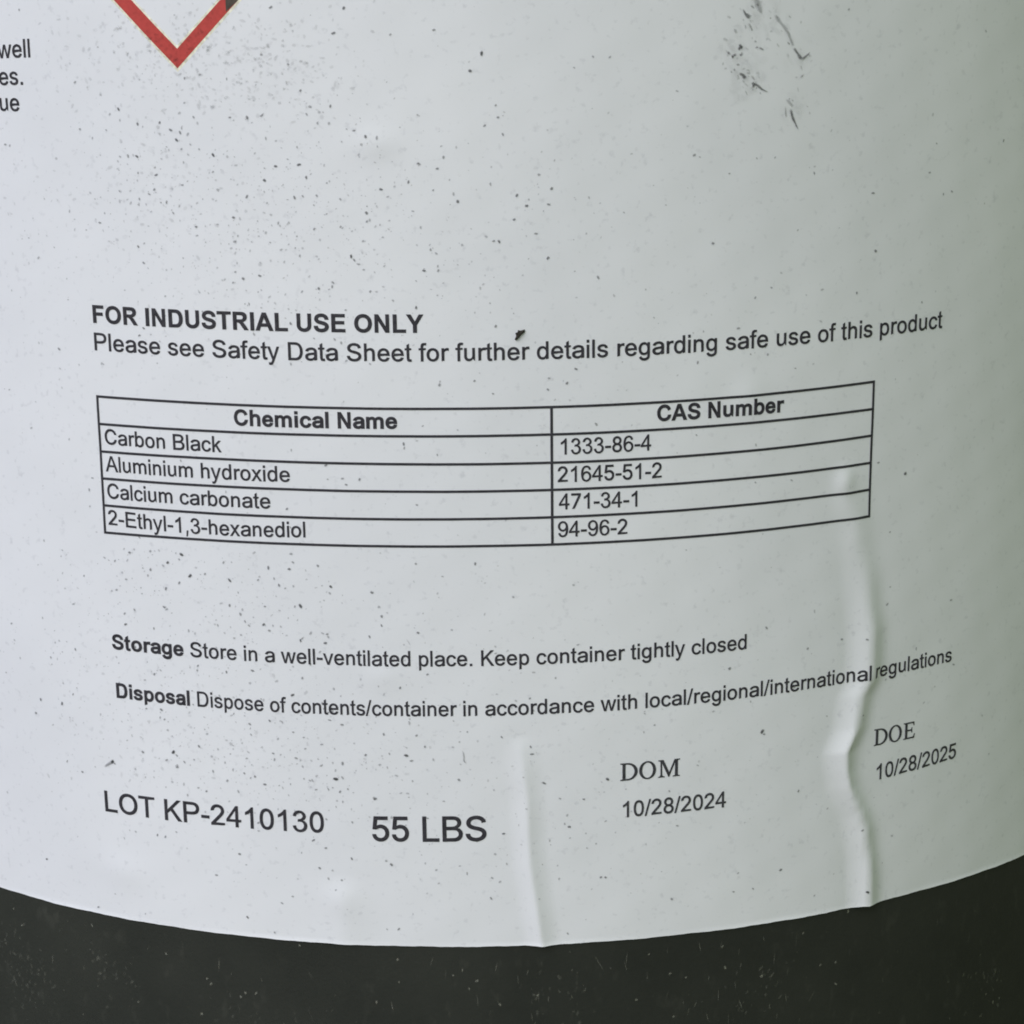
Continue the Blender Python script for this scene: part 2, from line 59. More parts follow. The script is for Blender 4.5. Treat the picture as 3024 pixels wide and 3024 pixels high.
GLYPHS = json.loads(r'''{",":[[[53,-119,38,-119,48,-56],[58,8,68,71,91,71],[114,71,137,71,119,8],[102,-56,84,-119,69,-119]]],"0":[[[264,-7,227,-7,189,-7],[157,3,130,24,103,45],[83,74,69,113,55,152],[48,199,48,254,48,309],[55,356,69,395,83,434],[104,464,130,484,157,505],[189,516,227,516,264,516],[296,505,323,484,350,464],[370,434,384,395,398,356],[405,309,405,254,405,199],[398,152,384,113,370,74],[350,45,323,24,297,3]],[[202,50,227,50,252,50],[273,58,290,74,308,90],[321,113,330,144,339,174],[344,211,344,254,344,297],[339,334,330,365,321,395],[308,419,290,435,273,451],[252,460,227,460,202,460],[180,451,163,435,146,419],[132,395,123,365,114,334],[109,297,109,254,109,211],[114,174,123,144,132,113],[146,90,163,74,180,58]]],"2":[[[172,0,64,0,64,16],[64,32,64,47,121,108],[177,168,234,229,254,249],[270,267,282,282,295,298],[304,313,311,327,317,341],[320,356,320,371,320,390],[316,405,308,419,299,432],[288,442,273,449,259,456],[242,460,224,460,204,460],[187,456,172,447,158,439],[147,428,139,413,131,399],[127,382,127,362,107,362],[86,362,66,362,66,392],[72,419,86,442,100,465],[119,483,143,496,167,509],[194,516,225,516,255,516],[282,509,306,497,329,484],[348,467,361,445,374,424],[381,399,381,372,381,354],[378,335,371,318,364,300],[353,280,336,259,319,237],[296,211,267,180,229,140],[191,100,153,60,153,59],[153,58,153,57,231,57],[310,57,389,57,389,38],[389,19,389,0,281,0]]],"5":[[[254,-7,221,-7,191,-7],[164,-1,140,11,116,23],[97,39,83,60,69,81],[61,104,60,130,81,130],[101,130,122,130,124,115],[129,101,138,89,147,77],[159,67,173,60,188,53],[204,50,221,50,242,50],[260,55,276,64,292,74],[305,87,314,104,323,121],[328,141,328,162,328,184],[323,204,314,221,304,238],[291,252,275,262,258,272],[239,277,218,277,201,277],[184,274,167,268,151,263],[138,255,128,246,108,248],[88,250,67,253,77,338],[86,423,96,509,186,509],[276,509,366,509,366,490],[366,471,366,452,294,452],[222,452,151,452,145,402],[139,352,134,301,135,301],[135,301,136,301,147,311],[161,319,178,325,194,331],[211,334,229,334,253,334],[274,329,294,321,313,313],[331,301,345,285,359,270],[371,252,379,231,387,210],[391,188,391,163,391,130],[384,101,369,76,354,50],[334,30,309,15,283,1]]],"7":[[[120,0,97,0,172,149],[248,299,323,448,323,450],[323,451,323,452,236,452],[149,452,62,452,62,471],[62,490,62,509,172,509],[281,509,391,509,391,489],[391,469,391,449,315,299],[240,150,165,0,142,0]]],"8":[[[260,-7,226,-7,192,-7],[162,-1,136,11,109,24],[89,40,74,62,59,83],[52,108,52,135,52,157],[56,177,65,195,74,213],[86,229,101,241,116,253],[133,261,153,265,153,265],[153,266,153,267,128,273],[108,287,93,308,78,329],[70,353,70,380,70,406],[77,429,90,450,104,470],[122,486,146,498,169,510],[196,516,226,516,256,516],[283,510,306,498,329,486],[348,470,361,450,375,429],[382,406,382,380,382,353],[374,329,359,308,344,287],[325,273,300,267,300,266],[300,265,300,265,319,261],[336,253,351,241,366,229],[378,213,387,195,396,177],[401,157,401,135,401,108],[393,83,378,62,364,40],[343,24,317,11,291,-1]],[[204,49,226,49,249,49],[268,53,285,60,301,68],[314,78,323,91,332,105],[337,121,337,139,337,158],[332,174,322,189,313,203],[300,214,283,223,266,231],[247,235,226,235,205,235],[186,231,169,223,152,214],[139,203,130,189,120,174],[115,158,115,139,115,121],[120,105,129,91,138,78],[151,68,167,60,184,53]],[[208,290,226,290,244,290],[260,293,274,300,288,307],[299,318,307,330,315,343],[319,358,319,376,319,393],[315,407,308,420,300,433],[289,443,275,449,261,456],[245,460,226,460,208,460],[191,456,177,449,163,443],[152,433,145,420,137,407],[133,393,133,376,133,358],[137,343,145,330,152,318],[163,307,178,300,192,293]]],"C":[[[293,-7,267,-7,223,-7],[184,4,150,25,116,46],[89,76,70,115,50,154],[40,201,40,254,40,308],[50,354,70,393,89,432],[116,462,150,484,184,505],[223,516,267,516,293,516],[317,512,340,504,363,497],[384,486,402,471,420,457],[436,439,448,418,460,398],[468,374,473,348,451,348],[430,348,408,348,404,366],[398,381,389,395,381,408],[370,419,357,428,345,438],[331,444,315,449,300,454],[284,456,267,456,236,456],[208,448,184,432,159,417],[139,394,125,364,111,334],[103,297,103,254,103,211],[111,175,125,145,140,115],[159,92,184,76,209,61],[236,53,267,53,284,53],[300,55,315,60,331,65],[345,71,357,81,370,90],[381,101,389,114,398,128],[404,143,408,160,430,160],[451,160,473,160,469,135],[460,111,448,91,436,70],[421,52,402,38,384,23],[363,12,341,5,318,-3]]],"O":[[[311,-7,267,-7,223,-7],[184,4,150,25,116,46],[90,76,70,115,50,154],[40,201,40,254,40,308],[50,354,70,393,90,432],[116,462,150,484,184,505],[223,516,267,516,311,516],[350,505,384,484,418,462],[444,432,464,393,483,354],[493,308,493,254,493,201],[483,154,464,115,444,76],[418,46,384,25,350,4]],[[236,53,267,53,297,53],[325,61,349,76,374,91],[394,114,408,144,423,174],[430,211,430,254,430,298],[423,335,408,365,394,395],[374,417,349,433,325,448],[297,456,267,456,236,456],[209,448,184,433,159,417],[140,394,125,364,111,334],[103,297,103,254,103,211],[111,174,125,144,140,114],[159,92,184,76,209,61]]],"S":[[[263,-9,224,-9,187,-9],[155,-3,128,9,100,21],[79,38,64,60,49,82],[40,107,38,137,60,137],[82,137,104,137,106,117],[112,101,123,88,134,75],[149,65,166,59,184,52],[203,49,224,49,247,49],[268,53,286,60,304,68],[319,78,329,92,340,105],[346,121,346,139,346,155],[341,169,332,179,323,189],[311,198,296,205,281,211],[264,217,245,222,224,228],[204,234,184,239,142,251],[109,268,86,289,63,311],[52,339,52,372,52,401],[60,426,75,448,90,469],[111,486,138,498,164,510],[194,516,227,516,261,516],[290,510,316,498,342,486],[362,469,377,449,392,428],[400,404,401,378,380,378],[358,378,337,378,335,403],[323,423,302,437,281,451],[256,459,225,459,203,459],[184,455,167,448,151,441],[138,431,129,418,120,406],[115,391,115,376,115,358],[120,344,131,334,142,323],[154,314,169,308,184,302],[199,297,212,293,230,289],[247,284,264,279,279,275],[295,270,312,264,328,257],[344,248,359,238,373,227],[385,214,395,198,404,181],[408,162,408,139,408,111],[401,86,386,64,372,41],[351,24,323,11,296,-2]]],"U":[[[299,-8,259,-8,219,-8],[184,0,154,15,124,31],[101,53,85,80,68,107],[60,138,60,173,60,285],[60,397,60,509,81,509],[103,509,124,509,124,399],[124,288,124,178,124,154],[130,132,141,113,152,94],[167,79,187,68,207,57],[231,52,259,52,287,52],[311,57,331,68,351,79],[366,94,377,113,387,132],[393,154,393,178,393,288],[393,399,393,509,414,509],[436,509,457,509,457,397],[457,285,457,173,457,138],[449,107,433,80,416,53],[393,31,363,15,334,0]]],"a":[[[182,-9,160,-9,136,-9],[114,-4,94,5,75,14],[59,27,48,45,36,62],[30,83,30,108,30,130],[35,147,43,161,52,175],[63,185,78,193,92,201],[108,207,125,211,143,215],[160,218,178,220,201,223],[219,225,234,227,248,228],[258,231,265,235,272,239],[276,245,276,255,276,255],[276,256,276,257,276,272],[273,286,267,297,261,308],[252,316,240,322,228,328],[213,331,196,331,178,331],[162,328,149,322,136,317],[126,309,118,301,110,292],[104,283,100,274,80,280],[61,285,41,291,50,314],[62,332,79,346,95,360],[113,369,133,375,153,381],[173,384,194,384,208,384],[223,383,239,379,255,376],[271,370,286,360,301,351],[313,338,322,320,332,303],[337,280,337,251,337,168],[337,84,337,0,317,0],[297,0,277,0,277,17],[277,35,277,52,275,52],[274,52,272,52,268,43],[261,34,252,25,243,15],[230,7,215,1,200,-5]],[[155,45,170,45,193,45],[212,50,228,59,243,68],[255,79,263,93,271,107],[276,122,276,138,276,155],[276,173,276,190,273,187],[268,184,259,182,251,180],[242,178,231,176,221,174],[210,172,200,171,190,170],[182,169,175,168,161,166],[147,163,134,159,121,154],[111,148,103,139,96,131],[92,119,92,105,92,92],[95,81,102,72,109,63],[118,57,130,52,142,48]]],"b":[[[261,-8,229,-8,206,-8],[187,-4,172,4,158,12],[146,21,138,31,129,42],[123,51,118,59,116,59],[114,59,112,59,112,39],[112,20,112,0,92,0],[72,0,53,0,53,170],[53,339,53,509,73,509],[93,509,114,509,114,446],[114,382,114,319,115,319],[117,319,118,319,123,327],[129,336,137,346,145,356],[157,365,171,373,186,381],[205,384,229,384,261,384],[289,376,313,361,337,345],[356,322,370,293,383,263],[390,229,390,189,390,149],[383,114,370,84,356,55],[337,32,313,16,289,0]],[[197,47,220,47,244,47],[263,53,279,66,295,78],[308,95,316,117,324,138],[328,162,328,189,328,216],[324,240,316,261,308,282],[296,299,280,311,264,324],[244,330,220,330,197,330],[177,324,161,312,145,300],[133,284,125,263,117,242],[113,217,113,189,113,161],[117,136,125,115,133,94],[146,77,162,65,178,53]]],"c":[[[226,-8,207,-8,173,-8],[143,0,117,16,91,33],[71,56,56,85,41,114],[34,149,34,187,34,227],[41,262,56,291,71,321],[91,343,117,360,143,376],[173,384,207,384,226,384],[243,382,260,377,276,372],[292,365,305,356,319,347],[330,335,340,322,350,309],[357,294,362,277,342,272],[322,267,303,262,300,272],[296,281,290,289,285,297],[278,305,270,311,262,317],[253,322,242,325,232,328],[220,330,207,330,182,330],[161,323,145,310,129,297],[116,280,108,258,100,237],[96,213,96,187,96,162],[100,139,108,117,116,96],[129,79,145,66,161,53],[182,46,207,46,220,46],[232,48,243,52,253,55],[263,60,271,66,279,72],[286,80,292,89,297,97],[301,107,304,117,324,112],[343,107,363,102,358,85],[351,70,341,56,332,43],[320,31,306,21,293,12],[277,4,261,-1,244,-6]]],"d":[[[219,-8,195,-8,164,-8],[136,0,111,16,87,32],[68,55,55,84,41,114],[34,149,34,189,34,229],[41,263,55,293,69,322],[88,345,112,361,136,376],[164,384,196,384,219,384],[238,381,253,373,268,365],[279,356,287,346,296,336],[302,327,306,319,308,319],[309,319,311,319,311,382],[311,446,311,509,331,509],[351,509,372,509,372,339],[372,170,372,0,352,0],[332,0,313,0,313,20],[313,39,313,59,311,59],[309,59,307,59,302,51],[295,42,287,31,278,21],[267,12,252,4,238,-4]],[[181,47,205,47,227,47],[247,53,263,65,279,77],[291,94,299,115,308,136],[312,161,312,189,312,217],[308,242,300,263,292,284],[279,300,263,312,247,324],[228,330,205,330,181,330],[161,324,145,311,129,299],[116,282,108,261,100,240],[96,216,96,189,96,162],[100,138,109,117,117,95],[129,78,145,66,161,53]]],"e":[[[238,-8,212,-8,175,-8],[143,0,117,16,90,33],[70,56,56,85,41,114],[34,148,34,187,34,226],[41,260,55,290,69,319],[89,343,115,359,141,376],[171,384,205,384,226,384],[246,381,266,374,285,367],[303,356,319,341,335,326],[348,306,357,282,366,258],[371,228,371,194,371,186],[371,178,371,169,272,169],[174,169,75,169,75,187],[75,204,75,221,163,221],[250,221,338,221,329,215],[319,208,310,202,310,227],[306,249,298,269,290,288],[278,303,263,314,247,325],[228,330,205,330,182,330],[163,325,146,313,130,302],[118,288,109,270,100,251],[96,232,96,211,96,200],[96,189,96,178,96,150],[101,126,110,106,120,87],[134,72,151,61,168,51],[189,46,212,46,228,46],[241,48,254,53,266,57],[277,64,285,73,294,82],[301,93,306,105,325,101],[345,96,365,91,359,71],[349,54,335,39,321,24],[303,13,283,4,262,-4]]],"g":[[[238,-151,207,-151,179,-151],[155,-147,134,-140,113,-132],[96,-123,82,-110,69,-98],[58,-84,51,-69,67,-60],[84,-50,101,-41,107,-49],[113,-57,122,-66,130,-75],[141,-82,154,-88,168,-94],[186,-97,207,-97,238,-97],[263,-90,282,-75,302,-60],[311,-37,311,-6,311,19],[311,44,311,68,310,68],[308,68,306,68,301,60],[295,51,287,41,278,32],[267,23,252,16,238,8],[219,5,195,5,164,5],[137,12,113,27,88,41],[69,62,55,90,41,118],[34,152,34,191,34,230],[41,264,55,293,69,322],[88,345,112,361,137,376],[165,384,196,384,220,384],[239,381,253,373,268,365],[280,356,288,346,297,336],[303,327,308,319,309,319],[311,319,313,319,313,339],[313,359,313,379,333,379],[353,379,372,379,372,250],[372,121,372,-9,372,-42],[365,-69,350,-90,335,-111],[316,-126,291,-136,266,-146]],[[181,59,205,59,228,59],[248,64,264,75,280,86],[292,101,300,121,308,141],[312,165,312,193,312,220],[308,243,300,264,292,284],[280,301,264,312,248,324],[228,330,205,330,181,330],[161,324,145,312,129,299],[117,283,109,262,100,242],[96,219,96,193,96,166],[100,143,109,123,117,103],[129,87,145,76,162,65]]],"h":[[[114,249,114,227,114,151],[114,76,114,0,93,0],[73,0,53,0,53,170],[53,339,53,509,73,509],[93,509,114,509,114,435],[114,361,114,287,110,287],[106,287,102,287,114,322],[131,347,152,362,174,377],[199,384,227,384,253,384],[276,379,295,369,315,358],[330,342,341,321,352,299],[357,273,357,240,357,160],[357,80,357,0,337,0],[316,0,296,0,296,78],[296,157,296,235,296,265],[288,288,273,304,258,321],[237,329,210,329,192,329],[175,325,161,317,146,309],[135,298,126,283,118,267]]],"j":[[[53,243,53,379,73,379],[93,379,114,379,114,243],[114,106,114,-30,114,-53],[110,-73,102,-90,93,-107],[81,-120,65,-129,48,-138],[28,-143,4,-143,-1,-143],[-5,-143,-10,-143,-10,-124],[-10,-105,-10,-87,-6,-87],[-2,-87,2,-87,20,-87],[32,-82,40,-72,49,-62],[53,-48,53,-29,53,107]],[[95,443,83,443,72,443],[62,447,53,455,45,462],[41,472,41,483,41,494],[45,504,53,512,62,520],[72,524,83,524,95,524],[105,520,114,512,122,504],[126,494,126,483,126,472],[122,462,114,455,105,447]]],"m":[[[73,0,53,0,53,126],[53,253,53,379,72,379],[92,379,112,379,112,351],[112,323,112,295,111,295],[109,295,108,295,113,316],[121,332,132,346,144,359],[157,369,172,376,187,383],[203,386,219,386,247,386],[270,378,287,361,305,344],[316,322,321,295,318,295],[315,295,312,295,317,313],[325,329,337,343,349,357],[364,367,381,375,398,382],[416,386,437,386,459,386],[479,381,497,372,515,362],[530,348,541,328,551,309],[557,285,557,255,557,170],[557,85,557,0,536,0],[516,0,496,0,496,85],[496,169,496,254,496,281],[488,301,473,313,457,325],[439,330,419,330,402,330],[387,327,374,320,362,313],[352,303,345,290,339,278],[335,263,335,247,335,165],[335,82,335,0,315,0],[295,0,274,0,274,87],[274,173,274,260,274,281],[267,298,253,311,239,324],[221,330,199,330,185,330],[171,327,158,320,144,313],[134,303,126,289,118,276],[114,258,114,238,114,159],[114,79,114,0,93,0]]],"n":[[[114,249,114,227,114,151],[114,76,114,0,93,0],[73,0,53,0,53,126],[53,253,53,379,72,379],[92,379,112,379,112,349],[112,318,112,287,109,287],[106,287,102,287,114,322],[131,347,152,362,174,377],[199,384,227,384,253,384],[276,379,295,369,314,358],[330,342,341,321,352,299],[357,273,357,240,357,160],[357,80,357,0,337,0],[316,0,296,0,296,78],[296,157,296,235,296,265],[288,288,273,304,258,321],[237,329,210,329,192,329],[175,325,161,317,146,309],[135,298,126,283,118,267]]],"o":[[[242,-8,207,-8,173,-8],[143,0,117,16,91,33],[71,56,56,85,41,114],[34,149,34,187,34,227],[41,262,56,291,71,321],[91,343,117,360,143,376],[173,384,207,384,242,384],[273,376,299,360,325,343],[345,321,359,291,374,262],[381,227,381,187,381,149],[374,114,359,85,345,56],[325,33,299,16,273,0]],[[182,46,207,46,233,46],[254,53,270,66,287,79],[299,96,307,117,315,139],[319,162,319,187,319,213],[315,236,307,258,299,280],[287,297,270,310,254,323],[233,330,207,330,182,330],[161,323,145,310,129,297],[116,280,108,258,100,237],[96,213,96,187,96,162],[100,139,108,117,116,96],[129,79,145,66,161,53]]],"p":[[[73,-143,53,-143,53,31],[53,205,53,379,72,379],[92,379,112,379,112,359],[112,339,112,319,114,319],[116,319,118,319,123,327],[129,336,137,346,145,356],[157,365,171,373,186,381],[205,384,229,384,261,384],[289,376,313,361,337,345],[356,322,370,293,383,263],[390,229,390,189,390,149],[383,114,370,84,356,55],[337,32,313,16,289,0],[261,-8,229,-8,206,-8],[187,-4,173,4,158,12],[146,21,138,31,130,42],[123,51,118,59,117,59],[115,59,114,59,114,-8],[114,-76,114,-143,93,-143]],[[197,47,220,47,244,47],[263,53,279,66,295,78],[308,95,316,117,324,138],[328,162,328,189,328,216],[324,240,316,261,308,282],[296,299,280,311,264,324],[244,330,220,330,197,330],[177,324,161,312,145,300],[133,284,125,263,117,242],[113,217,113,189,113,161],[117,136,125,115,133,94],[146,77,162,65,178,53]]],"q":[[[372,31,372,-143,351,-143],[331,-143,311,-143,311,-76],[311,-8,311,59,309,59],[308,59,306,59,302,51],[295,42,287,31,278,21],[267,12,252,4,238,-4],[219,-8,195,-8,164,-8],[136,0,111,16,87,32],[68,55,55,84,41,114],[34,149,34,189,34,229],[41,263,55,293,69,322],[88,345,112,361,136,376],[164,384,196,384,219,384],[238,381,253,373,268,365],[279,356,287,346,296,336],[302,327,307,319,309,319],[311,319,313,319,313,339],[313,359,313,379,332,379],[352,379,372,379,372,205]],[[181,47,205,47,227,47],[247,53,263,65,279,77],[291,94,299,115,308,136],[312,161,312,189,312,217],[308,242,300,263,292,284],[279,300,263,312,247,324],[228,330,205,330,181,330],[161,324,145,311,129,299],[116,282,108,261,100,240],[96,216,96,189,96,162],[100,138,109,117,117,95],[129,78,145,66,161,53]]],"r":[[[73,0,53,0,53,126],[53,253,53,379,72,379],[92,379,112,379,112,360],[112,340,112,321,113,321],[114,321,115,321,122,340],[135,355,152,367,170,379],[190,385,213,385,218,385],[223,385,229,384,235,384],[240,384,243,384,243,363],[243,343,243,322,242,323],[237,323,230,324,223,325],[215,326,207,326,189,326],[173,322,159,315,145,307],[134,297,126,284,118,270],[114,255,114,237,114,158],[114,79,114,0,93,0]]],"s":[[[211,-8,182,-8,156,-8],[133,-4,112,3,92,11],[75,23,62,38,49,53],[40,72,36,94,55,98],[74,102,94,107,99,86],[109,70,124,60,139,50],[158,45,181,45,208,45],[229,51,244,62,260,74],[268,87,268,103,268,116],[263,127,254,136,245,144],[231,151,212,155,191,160],[170,165,149,170,115,178],[89,191,72,208,55,225],[47,247,47,274,47,296],[53,315,65,332,77,348],[94,361,115,370,136,380],[160,384,187,384,213,384],[235,380,254,372,272,365],[287,353,299,339,310,325],[319,309,324,290,305,286],[287,281,268,277,263,292],[255,304,243,316,230,327],[212,333,187,333,165,333],[146,327,131,317,116,306],[109,293,109,277,109,263],[114,252,124,243,134,235],[150,228,172,223,191,218],[210,214,229,209,264,201],[290,188,306,171,323,154],[331,133,331,107,331,84],[325,64,312,47,300,30],[282,16,260,6,237,-3]]],"t":[[[138,379,204,379,204,362],[204,344,204,327,138,327],[72,327,6,327,6,344],[6,362,6,379,72,379]],[[65,345,65,471,85,471],[106,471,126,471,126,347],[126,222,126,98,126,81],[129,69,136,61,143,54],[154,50,170,50,174,50],[179,50,185,51,191,52],[197,53,202,54,206,36],[209,19,213,2,207,0],[200,-2,192,-3,184,-4],[176,-4,168,-4,136,-4],[110,4,92,21,74,38],[65,62,65,93,65,219]]],"u":[[[211,-5,182,-5,157,-5],[134,0,115,11,95,21],[80,37,69,59,58,80],[53,107,53,139,53,219],[53,299,53,379,73,379],[93,379,114,379,114,301],[114,222,114,144,114,114],[121,91,137,75,152,58],[173,50,200,50,218,50],[235,54,249,62,264,70],[275,81,283,97,292,112],[296,131,296,153,296,228],[296,304,296,379,316,379],[337,379,357,379,357,253],[357,126,357,0,337,0],[318,0,298,0,298,31],[298,61,298,92,301,92],[304,92,307,92,295,57],[279,32,257,17,235,2]]],"z":[[[141,0,42,0,42,15],[42,30,42,46,112,137],[183,228,254,320,254,321],[254,322,254,323,185,323],[117,323,48,323,48,342],[48,361,48,379,143,379],[238,379,333,379,333,363],[333,347,333,331,264,241],[195,150,126,60,126,59],[126,58,126,56,197,56],[268,56,339,56,339,38],[339,19,339,0,240,0]]]}''')
RE, ZE, KW = 0.134, 0.075, 0.025485
FOLDS, BLISTERS = DATA['FOLDS'], DATA['BLISTERS']
PAPER = 0.0002          # thickness of the label above the pail wall

def wall_r(z): return RE + KW*(z-ZE)
def interp(x, xs, ys):
    if x <= xs[0]: return ys[0]
    for i in range(1, len(xs)):
        if x <= xs[i]:
            t = (x-xs[i-1])/(xs[i]-xs[i-1]); return ys[i-1]+t*(ys[i]-ys[i-1])
    return ys[-1]
def bump(th, z):
    """outward lift of the paper (metres): folds and soft blisters"""
    h = 0.0
    for (zs, us, hs, wl, wr, pw) in FOLDS:
        if z > zs[-1]: continue
        s = th*RE - interp(z, zs, us)
        w = wl if s < 0 else wr
        r = pw*(.00018+.00055*max(0, min(1, (z-.100)/.018)))      # crest: sharp low down, rounder higher up
        q = 1 - (math.sqrt(s*s+r*r)-r)/w
        if q > 0:
            h += interp(z, zs, hs) * q**1.8
    for (u0, z0, a, su, sz) in BLISTERS:
        d = ((th*RE-u0)/su)**2 + ((z-z0)/sz)**2
        if d < 9: h += a*math.exp(-d)
    u = th*RE
    h += 3.2e-5*math.sin(u*310+z*90+1.1)*math.sin(z*205-u*60+.4)+2.2e-5*math.sin(u*640-z*260+2.0)*math.sin(z*430+u*210)
    return h

def pt(th, z, lift=0.0, fold=True):
    R = wall_r(z) + PAPER + lift + (bump(th, z) if fold else 0.0)
    return (R*math.sin(th), -R*math.cos(th), z)
def polyval(c, x):
    v = 0.0
    for a in c: v = v*x + a
    return v

# ------------------------------------------------------------------ materials
def new_mat(name):
    m = bpy.data.materials.new(name); m.use_nodes = True
    return m, m.node_tree, m.node_tree.nodes['Principled BSDF']

def mat_paper():
    m, t, p = new_mat('label_paper'); N = t.nodes.new; L = t.links.new
    co = N('ShaderNodeTexCoord')
    n1 = N('ShaderNodeTexNoise'); n1.inputs['Scale'].default_value = 22; n1.inputs['Detail'].default_value = 4
    n2 = N('ShaderNodeTexNoise'); n2.inputs['Scale'].default_value = 900; n2.inputs['Detail'].default_value = 3
    n3 = N('ShaderNodeTexNoise'); n3.inputs['Scale'].default_value = 2600; n3.inputs['Detail'].default_value = 2
    for n in (n1, n2, n3): L(co.outputs['Object'], n.inputs['Vector'])
    r1 = N('ShaderNodeValToRGB'); r1.color_ramp.elements[0].position = .35; r1.color_ramp.elements[1].position = .7
    r1.color_ramp.elements[0].color = (.745, .750, .803, 1); r1.color_ramp.elements[1].color = (.785, .788, .840, 1)
    L(n1.outputs['Fac'], r1.inputs[0])
    # fine grey grime, a little of it everywhere
    r2 = N('ShaderNodeValToRGB'); r2.color_ramp.elements[0].position = .60; r2.color_ramp.elements[1].position = .78
    r2.color_ramp.elements[0].color = (1, 1, 1, 1); r2.color_ramp.elements[1].color = (.86, .86, .87, 1)
    L(n2.outputs['Fac'], r2.inputs[0])
    mu = N('ShaderNodeMix'); mu.data_type = 'RGBA'; mu.blend_type = 'MULTIPLY'; mu.inputs['Factor'].default_value = 1
    L(r1.outputs[0], mu.inputs['A']); L(r2.outputs[0], mu.inputs['B']); L(mu.outputs['Result'], p.inputs['Base Color'])
    p.inputs['Roughness'].default_value = .38; p.inputs['Specular IOR Level'].default_value = .5
    bp = N('ShaderNodeBump'); bp.inputs['Strength'].default_value = .10; bp.inputs['Distance'].default_value = .00008
    L(n3.outputs['Fac'], bp.inputs['Height']); L(bp.outputs[0], p.inputs['Normal'])
    return m

def mat_plastic():
    m, t, p = new_mat('black_plastic'); N = t.nodes.new; L = t.links.new
    co = N('ShaderNodeTexCoord')
    mp = N('ShaderNodeMapping'); mp.inputs['Scale'].default_value = (1, 1, .55)
    L(co.outputs['Object'], mp.inputs[0])
    n1 = N('ShaderNodeTexNoise'); n1.inputs['Scale'].default_value = 30; n1.inputs['Detail'].default_value = 8; n1.inputs['Roughness'].default_value = .65
    n2 = N('ShaderNodeTexNoise'); n2.inputs['Scale'].default_value = 420; n2.inputs['Detail'].default_value = 4
    n3 = N('ShaderNodeTexNoise'); n3.inputs['Scale'].default_value = 1500
    L(co.outputs['Object'], n1.inputs['Vector']); L(mp.outputs[0], n2.inputs['Vector']); L(co.outputs['Object'], n3.inputs['Vector'])
    r1 = N('ShaderNodeValToRGB'); e = r1.color_ramp.elements
    e[0].position = .35; e[1].position = .75; e[0].color = (.0205, .0225, .0195, 1); e[1].color = (.033, .035, .030, 1)
    L(n1.outputs['Fac'], r1.inputs[0])
    # dust that has settled in the grain
    r2 = N('ShaderNodeValToRGB'); e = r2.color_ramp.elements
    e[0].position = .60; e[1].position = .82; e[0].color = (0, 0, 0, 1); e[1].color = (.38, .38, .38, 1)
    L(n2.outputs['Fac'], r2.inputs[0])
    mu = N('ShaderNodeMath'); mu.operation = 'MULTIPLY'; L(r2.outputs[0], mu.inputs[0]); L(n1.outputs['Fac'], mu.inputs[1])
    mi = N('ShaderNodeMix'); mi.data_type = 'RGBA'; L(mu.outputs[0], mi.inputs['Factor'])
    L(r1.outputs[0], mi.inputs['A']); mi.inputs['B'].default_value = (.10, .10, .085, 1)
    L(mi.outputs['Result'], p.inputs['Base Color'])
    p.inputs['Roughness'].default_value = .50; p.inputs['Specular IOR Level'].default_value = .30
    bp = N('ShaderNodeBump'); bp.inputs['Strength'].default_value = .25; bp.inputs['Distance'].default_value = .00015
    L(n3.outputs['Fac'], bp.inputs['Height']); L(bp.outputs[0], p.inputs['Normal'])
    return m

def mat_ink(name, col, rough=.5, wear=1.0):
    m, t, p = new_mat(name); N = t.nodes.new; L = t.links.new
    co = N('ShaderNodeTexCoord'); n = N('ShaderNodeTexNoise'); n.inputs['Scale'].default_value = 1400; n.inputs['Detail'].default_value = 3
    L(co.outputs['Object'], n.inputs['Vector'])
    r = N('ShaderNodeValToRGB'); e = r.color_ramp.elements
    e[0].position = .3; e[1].position = .75
    e[0].color = tuple(c*(1-.15*wear) for c in col)+(1,); e[1].color = tuple(min(1, c*(1+.45*wear)+.006*wear) for c in col)+(1,)
    L(n.outputs['Fac'], r.inputs[0]); L(r.outputs[0], p.inputs['Base Color'])
    p.inputs['Roughness'].default_value = rough; p.inputs['Specular IOR Level'].default_value = .3
    return m

def mat_specks(name, col):
    """dirt whose cover thins out towards the rim of each speck (vertex attribute 'cover')"""
    m, t, p = new_mat(name); N = t.nodes.new; L = t.links.new
    a = N('ShaderNodeAttribute'); a.attribute_name = 'cover'
    p.inputs['Base Color'].default_value = col+(1,); p.inputs['Roughness'].default_value = .9
    p.inputs['Specular IOR Level'].default_value = .1
    L(a.outputs['Fac'], p.inputs['Alpha'])
    return m

M_PAPER, M_PLASTIC = mat_paper(), mat_plastic()
M_INK = mat_ink('black_ink', (.031, .029, .037))
M_GREYINK = mat_ink('faded_black_ink', (.040, .040, .047))
M_RED = mat_ink('red_ink', (.46, .058, .052), .45, .35)
M_CREAM = mat_ink('cream_print_edge', (.70, .665, .56), .45)
M_SMUDGE = mat_ink('brown_black_ink', (.065, .052, .043), .45)
M_DIRT = mat_specks('grey_dirt', (.055, .056, .058))
M_DUST = mat_specks('pale_dust', (.33, .33, .28))
M_FLAKE = mat_ink('dark_brown_crumb', (.022, .018, .014), .8)

# ------------------------------------------------------------------ helpers
def link(name, verts, faces, mat, parent=None, smooth=False, cover=None):
    me = bpy.data.meshes.new(name); me.from_pydata(verts, [], faces); me.update()
    if smooth: me.polygons.foreach_set('use_smooth', [True]*len(me.polygons))
    if cover is not None:
        at = me.attributes.new('cover', 'FLOAT', 'POINT'); at.data.foreach_set('value', cover)
    me.materials.append(mat)
    o = bpy.data.objects.new(name, me); COL.objects.link(o)
    if parent: o.parent = parent
    return o

